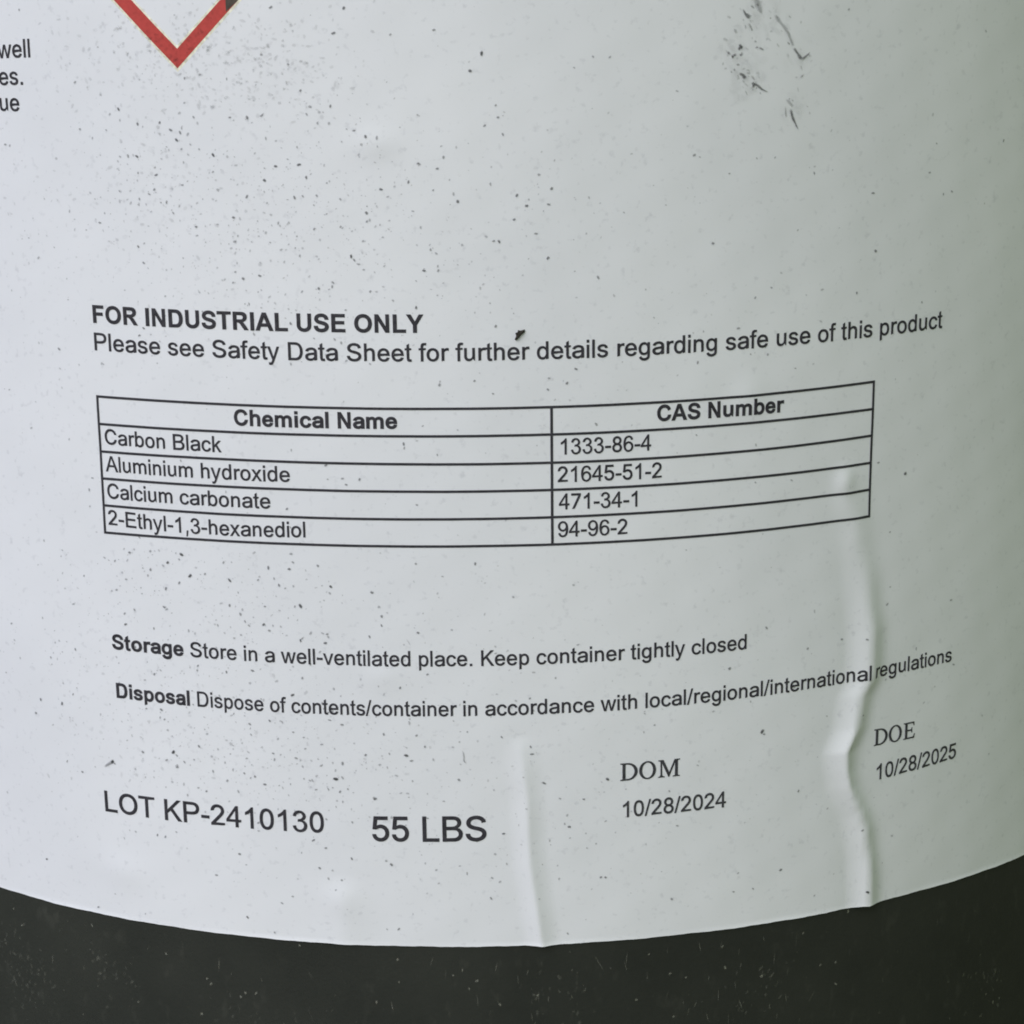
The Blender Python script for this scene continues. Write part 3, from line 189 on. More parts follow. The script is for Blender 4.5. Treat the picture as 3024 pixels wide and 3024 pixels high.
# ------------------------------------------------------------------ letters
ADV = dict(zip("ABCDEFGHIJKLMNOPQRSTUVWXYZ", [667,667,722,722,667,611,778,722,278,500,667,556,833,722,778,667,778,722,667,611,722,667,944,667,667,611]))
ADV.update(zip("abcdefghijklmnopqrstuvwxyz", [556,556,500,556,556,278,556,556,222,222,500,222,833,556,556,556,556,333,500,278,556,500,722,500,500,500]))
ADV.update({c: 556 for c in "0123456789"}); ADV.update({' ': 278, '.': 278, ',': 278, '-': 333, '/': 278})
ADVB = dict(ADV); ADVB.update(A=722,B=722,K=722,L=611,P=667,Y=667,b=611,c=556,d=611,f=333,g=611,h=611,i=278,j=278,k=556,l=278,m=889,n=611,o=611,p=611,q=611,r=389,s=556,t=333,u=611,v=556,w=778,x=556,y=556)
BOX = dict(A=(0,667),B=(73,627),C=(46,681),D=(79,674),E=(79,618),F=(82,583),K=(73,665),L=(73,520),N=(76,646),O=(47,736),P=(77,622),R=(80,710),S=(45,620),T=(21,591),U=(79,644),Y=(3,662),
  a=(36,515),b=(58,517),c=(32,490),d=(35,492),e=(38,516),g=(33,489),h=(66,488),k=(67,499),m=(66,767),n=(66,488),o=(33,521),p=(66,517),q=(36,491),r=(65,347),s=(31,464),u=(64,487),v=(10,488),w=(6,714),x=(8,492),y=(14,489),z=(20,480))
BOX.update({'0':(42,511),'2':(30,505),'3':(42,515),'4':(13,508),'5':(42,517),'6':(38,515),'7':(47,511),'8':(41,516),'9':(42,514),'.':(91,187),',':(83,190),'-':(32,302),'/':(0,278)})
BOXB = dict(A=(5,720),C=(46,684),D=(73,680),E=(73,625),F=(74,565),I=(68,212),L=(76,580),N=(74,648),O=(43,735),R=(73,715),S=(40,625),T=(21,592),U=(72,648),Y=(0,666),
  a=(29,535),b=(61,578),c=(34,535),d=(34,546),e=(25,525),g=(38,548),h=(66,546),i=(70,210),l=(70,210),m=(60,828),n=(66,548),o=(34,578),p=(64,578),r=(65,400),s=(24,520),t=(14,318),u=(66,546))
HAND = {   # straight-sided letters drawn point by point (regular)
 'I': [[(93,0),(187,0),(187,716),(93,716)]],
 'l': [[(64,0),(152,0),(152,716),(64,716)]],
 'i': [[(66,0),(154,0),(154,519),(66,519)], [(66,615),(154,615),(154,716),(66,716)]],
 '1': [[(373,0),(373,719),(316,719),(292,678),(255,640),(190,588),(109,542),(109,455),(160,476),(215,506),(258,536),(285,561),(285,0)]],
 't': [[(258,79),(270,1),(233,-6),(200,-7),(155,-2),(118,20),(100,55),(91,95),(88,150),(88,450),(18,450),(18,519),(88,519),(88,648),(176,701),(176,519),(258,519),(258,450),(176,450),(176,147),(178,108),(188,91),(205,80),(230,77)]],
 'f': [[(87,0),(175,0),(175,450),(277,450),(277,519),(175,519),(175,570),(180,612),(200,640),(235,650),(262,650),(288,646),(301,723),(258,729),(218,731),(160,722),(115,690),(93,640),(87,580),(87,519),(9,519),(9,450),(87,450)]],
 'A': [[(-1,0),(274,716),(376,716),(669,0),(561,0),(478,217),(178,217),(99,0)], [(205,294),(322,625),(449,294)]],
 'N': [[(76,0),(76,716),(173,716),(549,154),(549,716),(640,716),(640,0),(543,0),(167,563),(167,0)]],
 'K': [[(73,0),(73,716),(168,716),(168,361),(524,716),(652,716),(352,426),(666,0),(541,0),(285,363),(168,249),(168,0)]],
 'Y': [[(279,0),(279,303),(3,716),(118,716),(331,388),(548,716),(658,716),(374,303),(374,0)]],
 'w': [[(159,0),(0,519),(94,519),(207,106),(316,519),(406,519),(510,117),(628,519),(716,519),(554,0),(462,0),(359,399),(254,0)]],
 'v': [[(208,0),(10,519),(103,519),(249,103),(400,519),(491,519),(294,0)]],
 'y': [[(62,-200),(52,-117),(75,-123),(100,-125),(140,-116),(165,-93),(185,-45),(198,-1),(6,519),(101,519),(245,105),(390,519),(478,519),(281,-9),(240,-110),(200,-175),(155,-205),(120,-212),(90,-208)]],
 'x': [[(7,0),(197,270),(22,519),(132,519),(246,343),(368,519),(473,519),(294,275),(487,0),(379,0),(244,205),(108,0)]],
 'k': [[(66,0),(66,716),(154,716),(154,308),(362,519),(476,519),(278,327),(496,0),(388,0),(216,265),(154,205),(154,0)]],
 'R': [[(79,0),(79,716),(396,716),(470,712),(541,696),(595,655),(628,595),(635,521),(622,450),(580,390),(510,350),(430,331),(465,308),(500,275),(560,195),(685,0),(566,0),(471,149),(420,226),(375,280),(340,303),(310,313),(173,318),(173,0)], [(173,400),(376,400),(440,406),(500,430),(532,475),(537,521),(520,580),(475,622),(400,637),(173,637)]],
 'P': [[(77,0),(77,716),(347,716),(456,709),(520,690),(575,648),(612,585),(622,509),(610,435),(565,360),(480,310),(356,291),(172,291),(172,0)], [(172,376),(357,376),(440,387),(495,420),(523,470),(526,506),(515,560),(480,605),(430,627),(355,632),(172,632)]],
 'B': [[(73,0),(73,716),(342,716),(440,707),(510,680),(560,630),(582,570),(585,533),(570,465),(530,415),(475,383),(550,355),(600,300),(622,240),(624,207),(610,130),(570,65),(510,22),(440,4),(346,0)], [(168,415),(323,415),(400,423),(455,450),(488,495),(491,523),(480,575),(440,615),(390,629),(311,631),(168,631)], [(168,85),(346,85),(420,90),(475,112),(515,155),(526,208),(515,265),(470,312),(410,328),(334,331),(168,331)]],
 'D': [[(77,0),(77,716),(324,716),(430,710),(510,680),(580,620),(630,530),(652,440),(656,362),(650,270),(625,180),(585,105),(530,50),(470,18),(400,4),(336,0)], [(172,85),(325,85),(400,92),(460,115),(505,160),(540,230),(558,310),(558,363),(553,450),(520,545),(465,605),(410,625),(322,632),(172,632)]],
 'T': [[(259,0),(259,631),(21,631),(21,716),(591,716),(591,631),(354,631),(354,0)]],
 'E': [[(79,0),(79,716),(597,716),(597,631),(174,631),(174,412),(570,412),(570,328),(174,328),(174,85),(614,85),(614,0)]],
 'L': [[(73,0),(73,716),(168,716),(168,85),(521,85),(521,0)]],
 '4': [[(323,0),(323,171),(13,171),(13,252),(339,716),(411,716),(411,252),(508,252),(508,171),(411,171),(411,0)], [(323,252),(323,575),(99,252)]],
 '3': [[(42,189),(130,201),(150,130),(185,85),(225,65),(268,60),(340,78),(395,130),(416,210),(400,285),(350,335),(280,354),(240,350),(210,344),(220,421),(234,420),(300,432),(355,465),(382,530),(370,580),(330,630),(264,648),(210,635),(165,595),(140,526),(52,542),(80,620),(130,680),(195,710),(262,719),(340,705),(410,660),(455,600),(472,530),(458,470),(425,425),(362,388),(440,350),(490,290),(510,213),(490,115),(430,40),(350,0),(268,-13),(175,5),(100,60),(55,130)]],
 '6': [[(497,541),(410,534),(398,580),(377,609),(335,639),(287,648),(215,628),(165,570),(138,490),(124,372),(160,412),(215,446),(289,460),(375,441),(450,385),(500,305),(516,228),(500,140),(450,60),(372,8),(282,-12),(170,15),(85,100),(47,220),(35,343),(50,500),(95,612),(170,690),(292,719),(370,705),(440,662),(480,605)], [(426,222),(421,264),(407,302),(384,336),(354,361),(319,378),(282,383),(245,378),(210,361),(180,336),(157,302),(143,264),(138,222),(143,180),(157,142),(180,108),(210,83),(245,66),(282,61),(319,66),(354,83),(384,108),(407,141),(421,180)]],
 '9': [[(55,165),(142,172),(154,126),(175,97),(217,67),(265,58),(337,78),(387,136),(414,216),(428,334),(392,294),(337,260),(263,246),(177,265),(102,321),(52,401),(36,478),(52,566),(102,646),(180,698),(270,718),(382,691),(467,606),(505,486),(517,363),(502,206),(457,94),(382,16),(260,-13),(182,1),(112,44),(72,101)], [(126,484),(131,442),(145,404),(168,370),(198,345),(233,328),(270,323),(307,328),(342,345),(372,370),(395,404),(409,442),(414,484),(409,526),(395,564),(372,598),(342,623),(307,640),(270,645),(233,640),(198,623),(168,598),(145,565),(131,526)]],
 '/': [[(0,-12),(208,728),(278,728),(71,-12)]],
 '-': [[(32,215),(32,303),(302,303),(302,215)]],
 '.': [[(91,0),(91,100),(191,100),(191,0)]],
}
HANDB = {  # the same, bold
 'I': [[(68,0),(212,0),(212,716),(68,716)]],
 'l': [[(70,0),(210,0),(210,716),(70,716)]],
 'i': [[(70,0),(210,0),(210,519),(70,519)], [(70,589),(210,589),(210,716),(70,716)]],
 'A': [[(-2,0),(279,716),(433,716),(719,0),(561,0),(499,163),(211,163),(152,0)], [(256,284),(353,550),(452,284)]],
 'N': [[(73,0),(73,716),(214,716),(507,238),(507,716),(641,716),(641,0),(496,0),(208,467),(208,0)]],
 'Y': [[(261,0),(261,301),(-1,716),(168,716),(336,433),(501,716),(667,716),(405,300),(405,0)]],
 'R': [[(73,0),(73,716),(377,716),(470,711),(545,693),(605,645),(637,580),(642,515),(625,435),(575,370),(510,332),(455,316),(510,272),(560,210),(610,135),(698,0),(525,0),(420,158),(365,236),(330,273),(300,290),(247,299),(218,299),(218,0)], [(218,413),(325,413),(420,418),(465,440),(488,475),(493,505),(480,550),(450,580),(405,593),(330,595),(218,595)]],
 'D': [[(73,0),(73,716),(337,716),(430,711),(500,695),(565,655),(620,590),(655,500),(672,400),(673,352),(665,250),(640,170),(600,105),(550,52),(495,20),(430,5),(345,0)], [(218,121),(326,121),(400,127),(450,145),(485,180),(510,240),(523,320),(523,358),(515,450),(490,520),(450,563),(400,585),(283,595),(218,595)]],
 'T': [[(234,0),(234,595),(21,595),(21,716),(592,716),(592,595),(379,595),(379,0)]],
 'E': [[(73,0),(73,716),(604,716),(604,595),(218,595),(218,436),(577,436),(577,315),(218,315),(218,121),(617,121),(617,0)]],
 'F': [[(74,0),(74,716),(565,716),(565,595),(218,595),(218,425),(518,425),(518,304),(218,304),(218,0)]],
 'L': [[(77,0),(77,716),(222,716),(222,121),(582,121),(582,0)]],
 't': [[(309,519),(309,409),(215,409),(215,200),(217,127),(222,113),(235,104),(252,101),(275,104),(306,113),(318,7),(275,-7),(221,-12),(170,-5),(120,20),(95,55),(82,100),(78,183),(78,409),(15,409),(15,519),(78,519),(78,622),(215,703),(215,519)]],
}
def _arc(cx, cy, rx, ry, a0, a1, n=14):
    return [(cx+rx*math.cos(math.radians(a0+(a1-a0)*i/n)), cy+ry*math.sin(math.radians(a0+(a1-a0)*i/n))) for i in range(n+1)]
SERIF = {
 'D': [[(16,0),(16,19),(85,32),(103,60),(103,602),(85,630),(16,643),(16,662)]+_arc(300,331,385,331,90,-90),
       [(206,45)]+_arc(290,331,286,289,-90,90)+[(206,617)]],
 'O': [_arc(361,331,327,345,0,350,34), _arc(361,331,222,306,0,350,34)],
 'M': [[(12,0),(12,19),(80,40),(103,110),(103,560),(90,625),(14,643),(14,662),(210,662),(440,170),(660,662),(863,662),(863,643),(795,630),(780,600),(780,62),(795,32),(863,19),(863,0),(590,0),(590,19),(662,32),(678,62),(678,545),(434,0),(418,0),(155,550),(155,110),(180,40),(252,19),(252,0)]],
 'E': [[(12,0),(12,19),(80,32),(97,60),(97,602),(80,630),(12,643),(12,662),(546,662),(552,519),(527,519),(505,600),(470,622),(201,622),(201,362),(380,362),(410,377),(425,440),(448,440),(448,240),(425,240),(410,303),(380,318),(201,318),(201,62),(215,42),(470,42),(520,70),(572,170),(597,169),(555,0)]],
}
def _ymap(y, lower):
    if not lower: return y*716/509 if y > 0 else y*1.407
    if y < 0: return y*1.42
    if y < 379: return y*519/379
    return 519+(y-379)*(716-519)/(509-379)

_cache = {}
def glyph(c, style):
    """flat triangles of one letter in em units; style 0 regular, 1 bold, 2 serif"""
    key = (c, style)
    if key in _cache: return _cache[key]
    cu = bpy.data.curves.new('letter', 'CURVE'); cu.dimensions = '2D'; cu.fill_mode = 'BOTH'; cu.resolution_u = 4
    hand = (SERIF if style == 2 else HANDB if style == 1 else HAND).get(c)
    off = {0: .015, 1: .035, 2: .010}[style] if not hand else {0: .010, 1: .009, 2: .010}[style]
    if hand:
        for P in hand:
            s = cu.splines.new('POLY'); s.points.add(len(P)-1); s.use_cyclic_u = True
            for q, (x, y) in zip(s.points, P): q.co = (x/1000, y/1000, 0, 1)
    else:
        G = GLYPHS[c]; lower = c.islower()
        xs = [p[2] for s in G for p in s]; x0, x1 = min(xs), max(xs)
        b0, b1 = (BOXB if style == 1 else BOX).get(c, BOX.get(c))
        e = off*1000*.8
        b0 += e; b1 -= e
        fx = lambda x: (b0+(x-x0)*(b1-b0)/(x1-x0))/1000
        top = 716 if (not lower or c in 'bdh') else 519
        fy = lambda y: (lambda v: (v+e-2*e*max(0, min(1, v/top)))/1000)(_ymap(y, lower))
        for S in G:
            s = cu.splines.new('BEZIER'); s.bezier_points.add(len(S)-1); s.use_cyclic_u = True
            for q, v in zip(s.bezier_points, S):
                q.handle_left_type = q.handle_right_type = 'FREE'
                q.handle_left = (fx(v[0]), fy(v[1]), 0); q.co = (fx(v[2]), fy(v[3]), 0)
                q.handle_right = (fx(v[4]), fy(v[5]), 0)
    ob = bpy.data.objects.new('letter', cu)
    me = ob.to_mesh()
    V = [(v.co.x, v.co.y) for v in me.vertices]; F = [tuple(p.vertices) for p in me.polygons]
    ob.to_mesh_clear(); bpy.data.objects.remove(ob); bpy.data.curves.remove(cu)
    V, F = embolden(V, F, off)
    _cache[key] = (V, F)
    return V, F

def embolden(V, F, d):
    """push the outline of a flat mesh outwards by d"""
    bm = bmesh.new(); vs_ = [bm.verts.new((x, y, 0)) for x, y in V]
    for f in F:
        try: bm.faces.new([vs_[i] for i in f])
        except ValueError: pass
    bmesh.ops.remove_doubles(bm, verts=bm.verts, dist=1e-5)
    bmesh.ops.recalc_face_normals(bm, faces=bm.faces)
    bm.normal_update()
    if bm.faces and sum(f.normal.z for f in bm.faces) < 0:
        bmesh.ops.reverse_faces(bm, faces=bm.faces)
    mv = {}
    for v in bm.verts:
        n = Vector((0, 0)); ns = []
        for e in v.link_edges:
            if len(e.link_faces) != 1: continue
            f = e.link_faces[0]; dr = (e.other_vert(v).co-v.co).to_2d()
            # outward = away from the face
            nn = Vector((dr.y, -dr.x)).normalized()
            mid = f.calc_center_median().to_2d()-v.co.to_2d()
            if nn.dot(mid) > 0: nn = -nn
            ns.append(nn)
        if len(ns) >= 2:
            a, b = ns[0], ns[1]; s = a+b
            if s.length > .2:
                k = min(1.9, 2/(s.length**2)) ; n = s*k
                n = n if n.length < 1.7 else n*(1.7/n.length)
        mv[v] = n*d
    for v, n in mv.items(): v.co.x += n.x; v.co.y += n.y
    bm.verts.index_update()
    V2 = [(v.co.x, v.co.y) for v in bm.verts]; F2 = [tuple(v.index for v in f.verts) for f in bm.faces]
    bm.free()
    return V2, F2

LIFT_INK = 0.00007
def text_mesh(runs, cth, cz, em):
    verts, faces = [], []; x = 0.0; dz_ = lambda xx: polyval(cz, xx)
    for s, style in runs:
        A = ADVB if style == 1 else ADV
        for c in s:
            if c != ' ':
                V, F = glyph(c, style); b = len(verts)
                for gx, gy in V:
                    xx = x+gx
                    verts.append(pt(polyval(cth, xx), dz_(xx)+gy*em, LIFT_INK))
                faces += [tuple(i+b for i in f) for f in F]
            x += A[c]/1000
    return verts, faces

# ================================================================== the pail
pail = bpy.data.objects.new('pail', None); COL.objects.link(pail); pail.empty_display_size = .1
pail['label'] = 'black plastic pail with a large white printed safety label, creased near its lower edge'
pail['category'] = 'bucket'

# body: base, tapered wall, three stiffening rings, rim and closed top
prof = [(0, .003), (.118, .003), (.122, 0), (wall_r(0)-.004, 0), (wall_r(0)-.001, .0015), (wall_r(0.004), .004)]
z = .012
while z < .300: prof.append((wall_r(z), z)); z += .012
for zr in (.306, .328, .350):
    prof += [(wall_r(zr), zr), (wall_r(zr)+.0055, zr+.0015), (wall_r(zr)+.0062, zr+.004), (wall_r(zr)+.0055, zr+.0065), (wall_r(zr), zr+.008)]
prof += [(wall_r(.37), .366), (wall_r(.37)+.004, .368), (wall_r(.37)+.004, .376), (wall_r(.37)-.001, .379), (wall_r(.37)-.008, .377), (wall_r(.37)-.012, .372), (0, .372)]
NS = 384; V, F = [], []
for r_, z_ in prof:
    for i in range(NS):
        a = 2*math.pi*i/NS; V.append((r_*math.sin(a), -r_*math.cos(a), z_))
for j in range(len(prof)-1):
    for i in range(NS):
        k = (i+1) % NS; F.append((j*NS+i, j*NS+k, (j+1)*NS+k, (j+1)*NS+i))
body = link('body', V, F, M_PLASTIC, pail, smooth=True)
bm = bmesh.new(); bm.from_mesh(body.data); bmesh.ops.remove_doubles(bm, verts=bm.verts, dist=1e-5)
bmesh.ops.recalc_face_normals(bm, faces=bm.faces); bm.to_mesh(body.data); bm.free()

# the paper label: a sheet that follows the wall, lifted where it is creased
us = []
u = -.175
dense = [(-.019, .014), (.030, .062), (-.070, -.030)]
while u < .175:
    us.append(u); u += .0004 if any(a < u < b for a, b in dense[:2]) else .0010
zs = []; z = 0.0
ZT = .292
while z < 1:
    zz = ZE + z*(ZT-ZE); zs.append(z); z += (.0002 if zz < .0763 else .0005 if zz < .175 else .0012)/(ZT-ZE)
zs.append(1.0)
nu = len(us); V, F = [], []
for iz, fz in enumerate([None]+zs):
    for uu in us:
        th = uu/RE; z0 = polyval(DATA['edge'], max(-.8, min(.85, th)))
        z0 += 3.5e-5*math.sin(uu*420+.7)+2.5e-5*math.sin(uu*1130+2.1)+1.5e-5*math.sin(uu*2900)      # not quite straightly cut
        # the lowest edge of the paper curls away from the wall by a hair
        curl = 1.1e-4*(.65+.35*math.sin(uu*150+.5))
        if fz is None: V.append(pt(th, z0+.00004, -.00016)); continue
        zz = z0+fz*(ZT-z0)
        V.append(pt(th, zz, curl*max(0, 1-(zz-z0)/.0009)**2))
rows_n = len(zs)+1
for j in range(rows_n-1):
    for i in range(nu-1):
        a = j*nu+i; F.append((a, a+1, a+nu+1, a+nu))
# side returns down to the wall
for i_, flip in ((0, False), (nu-1, True)):
    b = len(V)
    for j in range(rows_n):
        x_, y_, z_ = V[j*nu+i_]; R_ = wall_r(z_)+.00003; th = us[i_]/RE; V.append((R_*math.sin(th), -R_*math.cos(th), z_))
    for j in range(rows_n-1):
        q = (j*nu+i_, (j+1)*nu+i_, b+j+1, b+j); F.append(q if not flip else q[::-1])
label = link('paper_label', V, F, M_PAPER, pail, smooth=True)
# the cut edge stays a hard edge
me = label.data
sharp = me.attributes.new('sharp_edge', 'BOOLEAN', 'EDGE')
first = set(range(nu, 2*nu))
sharp.data.foreach_set('value', [(e.vertices[0] in first and e.vertices[1] in first) for e in me.edges])

# ------------------------------------------------------------------ printing
TEXT_LABEL = {'heading': 'bold capital heading line', 'notice': 'longest line, just under the bold heading', 'storage': 'storage line', 'disposal': 'disposal line',
              'regulations': 'last word of the disposal line, right of the crease', 'lot': 'lot number', 'weight': 'weight in large figures', 'serif': None, 'date': None, 'cell': None, 'margin': None}
for name, runs, cth, cz, em in DATA['texts']:
    V, F = text_mesh(runs, cth, cz, em)
    o = link('printed_text', V, F, M_GREYINK if name in ('date', 'serif') else M_INK, label)
    if TEXT_LABEL.get(name): o['label'] = TEXT_LABEL[name]

# ruled table: one mesh of strips
V, F = [], []
def strip(pts, w):
    """pts: (th,z) centre line; w: width in metres; closed flat ribbon"""
    b = len(V); n = len(pts)
    for i, (th, z) in enumerate(pts):
        a = pts[max(0, i-1)]; c = pts[min(n-1, i+1)]
        du, dz = (c[0]-a[0])*RE, c[1]-a[1]; l = math.hypot(du, dz) or 1
        nx, nz = -dz/l*w/2, du/l*w/2
        V.append(pt(th+nx/RE, z+nz, LIFT_INK)); V.append(pt(th-nx/RE, z-nz, LIFT_INK))
    for i in range(n-1): F.append((b+2*i+1, b+2*i+3, b+2*i+2, b+2*i))
LW = .00042
C, R = DATA['cols'], DATA['rows']
def cross(c, r):
    z = .155
    for _ in range(6): th = polyval(c, z); z = polyval(r, th)
    return th, z
for r in R:
    a, b = cross(C[0], r)[0]-LW/2/RE, cross(C[2], r)[0]+LW/2/RE
    strip([(a+(b-a)*i/160, polyval(r, a+(b-a)*i/160)) for i in range(161)], LW)
for c in C:
    for k in range(5):
        z1, z0 = cross(c, R[k])[1]-LW/2-.00001, cross(c, R[k+1])[1]+LW/2+.00001
        strip([(polyval(c, z1+(z0-z1)*i/10), z1+(z0-z1)*i/10) for i in range(11)], LW)
link('ruled_table', V, F, M_INK, label)

# red hazard diamond, only its lowest corner is in view
D = DATA['diamond']
def quad_grid(P, lift, n=10):
    """bilinear patch of four (th,z) corners laid on the label"""
    b = len(V)
    for j in range(n+1):
        for i in range(n+1):
            s, t = i/n, j/n
            th = (1-t)*((1-s)*P[0][0]+s*P[1][0])+t*((1-s)*P[3][0]+s*P[2][0])
            z = (1-t)*((1-s)*P[0][1]+s*P[1][1])+t*((1-s)*P[3][1]+s*P[2][1])
            V.append(pt(th, z, lift))
    for j in range(n):
        for i in range(n):
            a = b+j*(n+1)+i; F.append((a, a+1, a+n+2, a+n+1))
tip, inn = D['tip'], D['inn']
def along(a, b, k): return (a[0]+(b[0]-a[0])*k, a[1]+(b[1]-a[1])*k)
K = 2.6
def diamond(grow, lift, mat, name, lab):
    V.clear(); F.clear()
    lo, li = along(tip, D['lo'], K), along(inn, D['li'], K)
    ro, ri = along(tip, D['ro'], K), along(inn, D['ri'], K*1.02)
    li = (lo[0]+(D['li'][0]-D['lo'][0])*1.0, lo[1]); ri = (ro[0]-(D['ro'][0]-D['ri'][0])*1.0, ro[1])
    zt = lo[1]
    cx = tip[0]; top_o = (cx, 2*zt-tip[1]); top_i = (cx, 2*zt-inn[1])
    o_, i_ = [tip, ro, top_o, lo], [inn, ri, top_i, li]
    cz_ = zt
    sc = lambda p, g: (cx+(p[0]-cx)*g, cz_+(p[1]-cz_)*g)
    hd = zt-tip[1]
    o_ = [sc(p, 1+grow/hd) for p in o_]; i_ = [sc(p, 1-grow/hd) for p in i_]
    for k in range(4):
        a, b = k, (k+1) % 4
        quad_grid([o_[a], o_[b], i_[b], i_[a]], lift, 14)
    o = link(name, list(V), list(F), mat, label); o['label'] = lab
    return o
diamond(.00055, .00003, M_CREAM, 'print_halo', 'cream misprinted edge around the red diamond')
diamond(0, .00006, M_RED, 'hazard_diamond', 'red outlined warning diamond')
V.clear(); F.clear()
b1, b2, ro = D['b1'], D['b2'], D['ro']
q0 = (b2[0], b2[1]); top = b1[1]+.0012
dth = (ro[0]-b2[0])/(ro[1]-b2[1])
quad_grid([q0, (q0[0]+dth*(top-q0[1]), top), (b1[0], top), (b1[0], (q0[1]+top)/2)], .00009, 6)
o = link('dark_overprint', list(V), list(F), M_SMUDGE, label); o['label'] = 'brown black patch across the right arm of the diamond'

# ------------------------------------------------------------------ dirt
rng = random.Random(7)
def blob(th, z, rad, cov, stretch=1.0, ang=0.0, lift=.0001, n=9, fold=True):
    b = len(V); V.append(pt(th, z, lift, fold)); COV.append(cov)
    ca, sa = math.cos(ang), math.sin(ang)
    ph = rng.random()*6.28
    for ring, (rr, cc) in enumerate(((.62, cov*.92), (1.0, 0.0))):
        for i in range(n):
            a = ph+2*math.pi*i/n; k = rad*rr*(1+.28*math.sin(2*a+ph*3)+rng.uniform(-.16, .16))
            du, dz = k*math.cos(a)*stretch, k*math.sin(a)
            du, dz = du*ca-dz*sa, du*sa+dz*ca
            V.append(pt(th+du/RE, z+dz, lift, fold)); COV.append(cc)
    for i in range(n):
        k = (i+1) % n
        F.append((b, b+1+i, b+1+k)); F.append((b+1+i, b+1+n+i, b+1+n+k, b+1+k))
PXM = .054e-3
V.clear(); F.clear(); COV = []
for th, z, s in DATA['specks']:
    blob(th, z, s*.50*PXM*(1.0+.15*rng.random()), min(.90, .27+.082*(s-5)+rng.uniform(-.06, .08)), rng.uniform(1, 1.4), rng.uniform(0, 3.14), .0001+rng.random()*3e-5)
# faint small specks, denser in a few drifts
clusters = [(-.25, .1955, .15, .010, 420), (-.17, .201, .10, .011, 260), (-.36, .200, .10, .010, 200), (-.40, .121, .13, .008, 260), (-.30, .106, .14, .008, 300), (-.22, .133, .12, .006, 90),
            (-.38, .137, .09, .004, 120), (.02, .115, .20, .018, 110), (.12, .19, .25, .02, 120), (-.50, .165, .12, .03, 120), (.3, .1, .22, .018, 60), (0, .152, .6, .04, 110), (-.15, .107, .14, .006, 140), (-.10, .089, .12, .005, 70)]
for c0, z0, s0, s1, n in clusters:
    for _ in range(n):
        th, z = rng.gauss(c0, s0), rng.gauss(z0, s1)
        if z < polyval(DATA['edge'], max(-.8, min(.85, th)))+.001 or abs(th) > 1.0 or z > .28: continue
        big = rng.random()**3
        blob(th, z, (1.9+2.9*big)*PXM, .11+.27*rng.random()**1.6+.15*big, rng.uniform(1, 1.5), rng.uniform(0, 3.14), .0001+rng.random()*3e-5, 7)
# hazy fine grime round the printed diamond and in a few handled places
for c0, z0, s0, s1, n in ((-.33, .2225, .09, .0045, 420), (-.25, .221, .06, .004, 160), (-.42, .200, .10, .008, 160), (-.40, .112, .12, .008, 160)):
    for _ in range(n):
        th, z = rng.gauss(c0, s0), rng.gauss(z0, s1)
        blob(th, z, rng.uniform(2.5, 6.5)*PXM, rng.uniform(.04, .16), rng.uniform(1, 1.8), rng.uniform(0, 3.14), .0001+rng.random()*4e-5, 7)
o = link('dirt_specks', list(V), list(F), M_DIRT, label, cover=COV); o['kind'] = 'stuff'

V.clear(); F.clear(); COV = []
def stroke(P, Wd, a):
    # resample with a slightly ragged width, soft sides and ends
    pts = []
    for i in range(len(P)-1):
        L_ = math.hypot((P[i+1][0]-P[i][0])*RE, P[i+1][1]-P[i][1]); n = max(2, int(L_/.00035))
        for k in range(n):
            t = k/n; pts.append((P[i][0]+(P[i+1][0]-P[i][0])*t, P[i][1]+(P[i+1][1]-P[i][1])*t, Wd[min(i, len(Wd)-1)]*(1-t)+Wd[min(i+1, len(Wd)-1)]*t))
    pts.append((P[-1][0], P[-1][1], Wd[-1]))
    n = len(pts); b = len(V); lift = .00012+rng.random()*4e-5
    prof_ = (-1, -.45, 0, .45, 1); cv = (0, .85, 1, .85, 0)
    for i, (th, z, w) in enumerate(pts):
        p, q = pts[max(0, i-1)], pts[min(n-1, i+1)]
        du, dz = (q[0]-p[0])*RE, q[1]-p[1]; l = math.hypot(du, dz) or 1
        nx, nz = -dz/l, du/l
        end = 0 if i in (0, n-1) else 1
        g = rng.uniform(.7, 1.05); sh = rng.uniform(-.18, .18)
        for s, c in zip(prof_, cv):
            hw = w*.80*g*(s+sh*(1-abs(s)))
            V.append(pt(th+nx*hw/RE, z+nz*hw, lift)); COV.append(a*c*end*rng.uniform(.75, 1.0))
    for i in range(n-1):
        for k in range(4):
            A_ = b+i*5+k; F.append((A_, A_+1, A_+6, A_+5))
loose = []
for P, Wd, a in DATA['scuffs']:
    if P[0][0] > .3: stroke(P, [w*.9 for w in Wd], a*.88)
    else: loose.append((P, Wd, a))
# broken crumbs of dirt and grey smear along the scrape
for x0, z0, n, sp in DATA['scrape']:
    for _ in range(n*2//3):
        blob(rng.gauss(x0, sp/RE), rng.gauss(z0, sp), rng.uniform(1.8, 4.6)*PXM, rng.uniform(.06, .36), rng.uniform(1, 2.4), rng.uniform(1.7, 2.6), .00011+rng.random()*4e-5, 7)
    for _ in range(n):
        blob(rng.gauss(x0, sp*1.1/RE), rng.gauss(z0, sp*1.1), rng.uniform(7, 15)*PXM, rng.uniform(.012, .035), rng.uniform(1.2, 2.2), rng.uniform(1.7, 2.4), .0001+rng.random()*4e-5, 9)
o = link('scuff_mark', list(V), list(F), M_DIRT, label, cover=COV); o['label'] = 'grey scrape marks at the upper right of the label'
for P, Wd, a in loose:
    V.clear(); F.clear(); COV = []
    stroke(P, Wd, a)
    link('lint', list(V), list(F), M_DIRT, label, cover=COV)

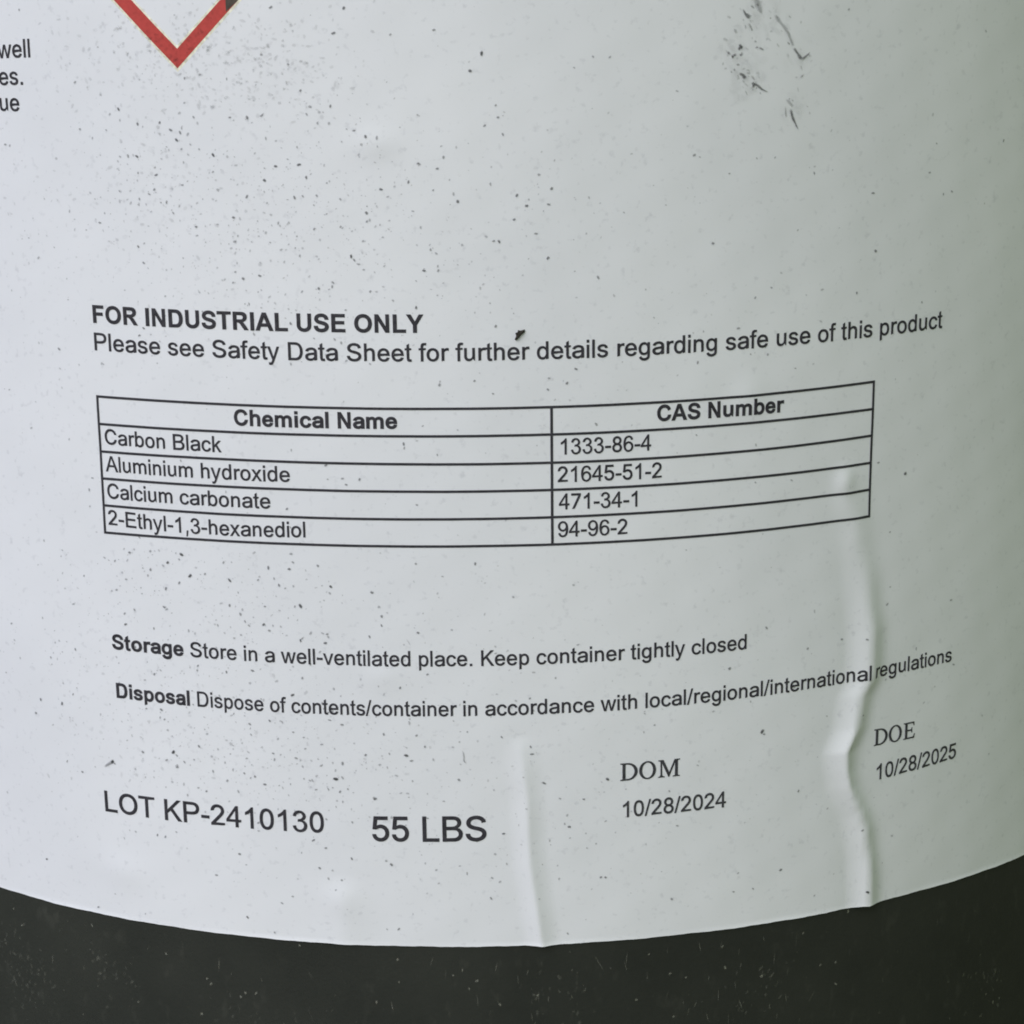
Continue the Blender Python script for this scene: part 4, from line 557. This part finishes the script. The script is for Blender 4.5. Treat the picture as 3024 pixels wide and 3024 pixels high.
# pale dust and scratches on the black plastic below the label
V.clear(); F.clear(); COV = []
for th, z, s in DATA['dust']:
    blob(th, z, s*.50*PXM, .40, rng.uniform(1, 1.8), rng.uniform(.6, 2.4), -.00014+rng.random()*4e-5, 8, False)
for _ in range(300):
    th = rng.uniform(-.95, .95); z = rng.uniform(.022, polyval(DATA['edge'], max(-.8, min(.85, th)))-.0012)
    blob(th, z, rng.uniform(1.5, 3.4)*PXM, rng.uniform(.03, .17), rng.uniform(1, 1.9), rng.uniform(.7, 2.3), -.00014+rng.random()*4e-5, 6, False)
for c0, z0, n in ((-.70, .062, 70), (-.66, .058, 60), (-.30, .058, 34), (-.52, .064, 40), (.08, .066, 30), (.34, .062, 30), (.72, .052, 36)):
    for _ in range(n):
        th, z = rng.gauss(c0, .03), rng.gauss(z0, .003)
        if z > polyval(DATA['edge'], max(-.8, min(.85, th)))-.001: continue
        blob(th, z, rng.uniform(2, 7)*PXM, rng.uniform(.03, .15), rng.uniform(1, 2.2), rng.uniform(.6, 2.0), -.00014+rng.random()*4e-5, 7, False)
for _ in range(70):      # fine upright scratches
    th = rng.choice((rng.uniform(-.8, .85), rng.gauss(.06, .08), rng.gauss(.30, .08))); e0 = polyval(DATA['edge'], max(-.8, min(.85, th)))
    z = e0-rng.uniform(.0025, .020)
    blob(th, z, rng.uniform(1.4, 2.4)*PXM, rng.uniform(.06, .26), rng.uniform(4, 13), 1.57+rng.gauss(0, .22), -.00014+rng.random()*4e-5, 8, False)
o = link('dust_specks', list(V), list(F), M_DUST, body, cover=COV); o['kind'] = 'stuff'

# ------------------------------------------------------------------ crumb stuck on the label
P = DATA['flake']; cx = sum(p[0] for p in P)/len(P); cz_ = sum(p[1] for p in P)/len(P)
V, F = [], []; n = len(P)
hs = [rng.uniform(.0002, .0004) for _ in P]
for lay in range(3):
    for i, (th, z) in enumerate(P):
        k = (1, 1.02, .55)[lay]
        V.append(pt(cx+(th-cx)*k, cz_+(z-cz_)*k, (.00008, hs[i]*.6, hs[i]+.00015)[lay]))
base = Vector(pt(cx, cz_, .00008))
V.append(pt(cx, cz_, .00048)); V.append(tuple(base))
for lay in range(2):
    for i in range(n):
        k = (i+1) % n; F.append((lay*n+i, lay*n+k, (lay+1)*n+k, (lay+1)*n+i))
for i in range(n):
    k = (i+1) % n; F.append((2*n+i, 2*n+k, 3*n)); F.append((k, i, 3*n+1))
V = [tuple(Vector(v)-base) for v in V]
crumb = link('crumb', V, F, M_FLAKE)
crumb.location = base
crumb['label'] = 'tiny dark brown crumb stuck on the white label above the small text'
crumb['category'] = 'crumb'
bm = bmesh.new(); bm.from_mesh(crumb.data); bmesh.ops.recalc_face_normals(bm, faces=bm.faces); bm.to_mesh(crumb.data); bm.free()

# ------------------------------------------------------------------ the ground the pail stands on
gm, t, p = new_mat('grey_concrete'); N = t.nodes.new; L = t.links.new
co = N('ShaderNodeTexCoord'); n1 = N('ShaderNodeTexNoise'); n1.inputs['Scale'].default_value = 9; n1.inputs['Detail'].default_value = 8
L(co.outputs['Object'], n1.inputs['Vector'])
r = N('ShaderNodeValToRGB'); e = r.color_ramp.elements
e[0].position = .3; e[1].position = .7; e[0].color = (.095, .088, .055, 1); e[1].color = (.150, .138, .09, 1)
L(n1.outputs['Fac'], r.inputs[0]); L(r.outputs[0], p.inputs['Base Color']); p.inputs['Roughness'].default_value = .9
g = link('ground', [(-60, -60, -.001), (60, -60, -.001), (60, 60, -.001), (-60, 60, -.001)], [(0, 1, 2, 3)], gm)
g['kind'] = 'structure'
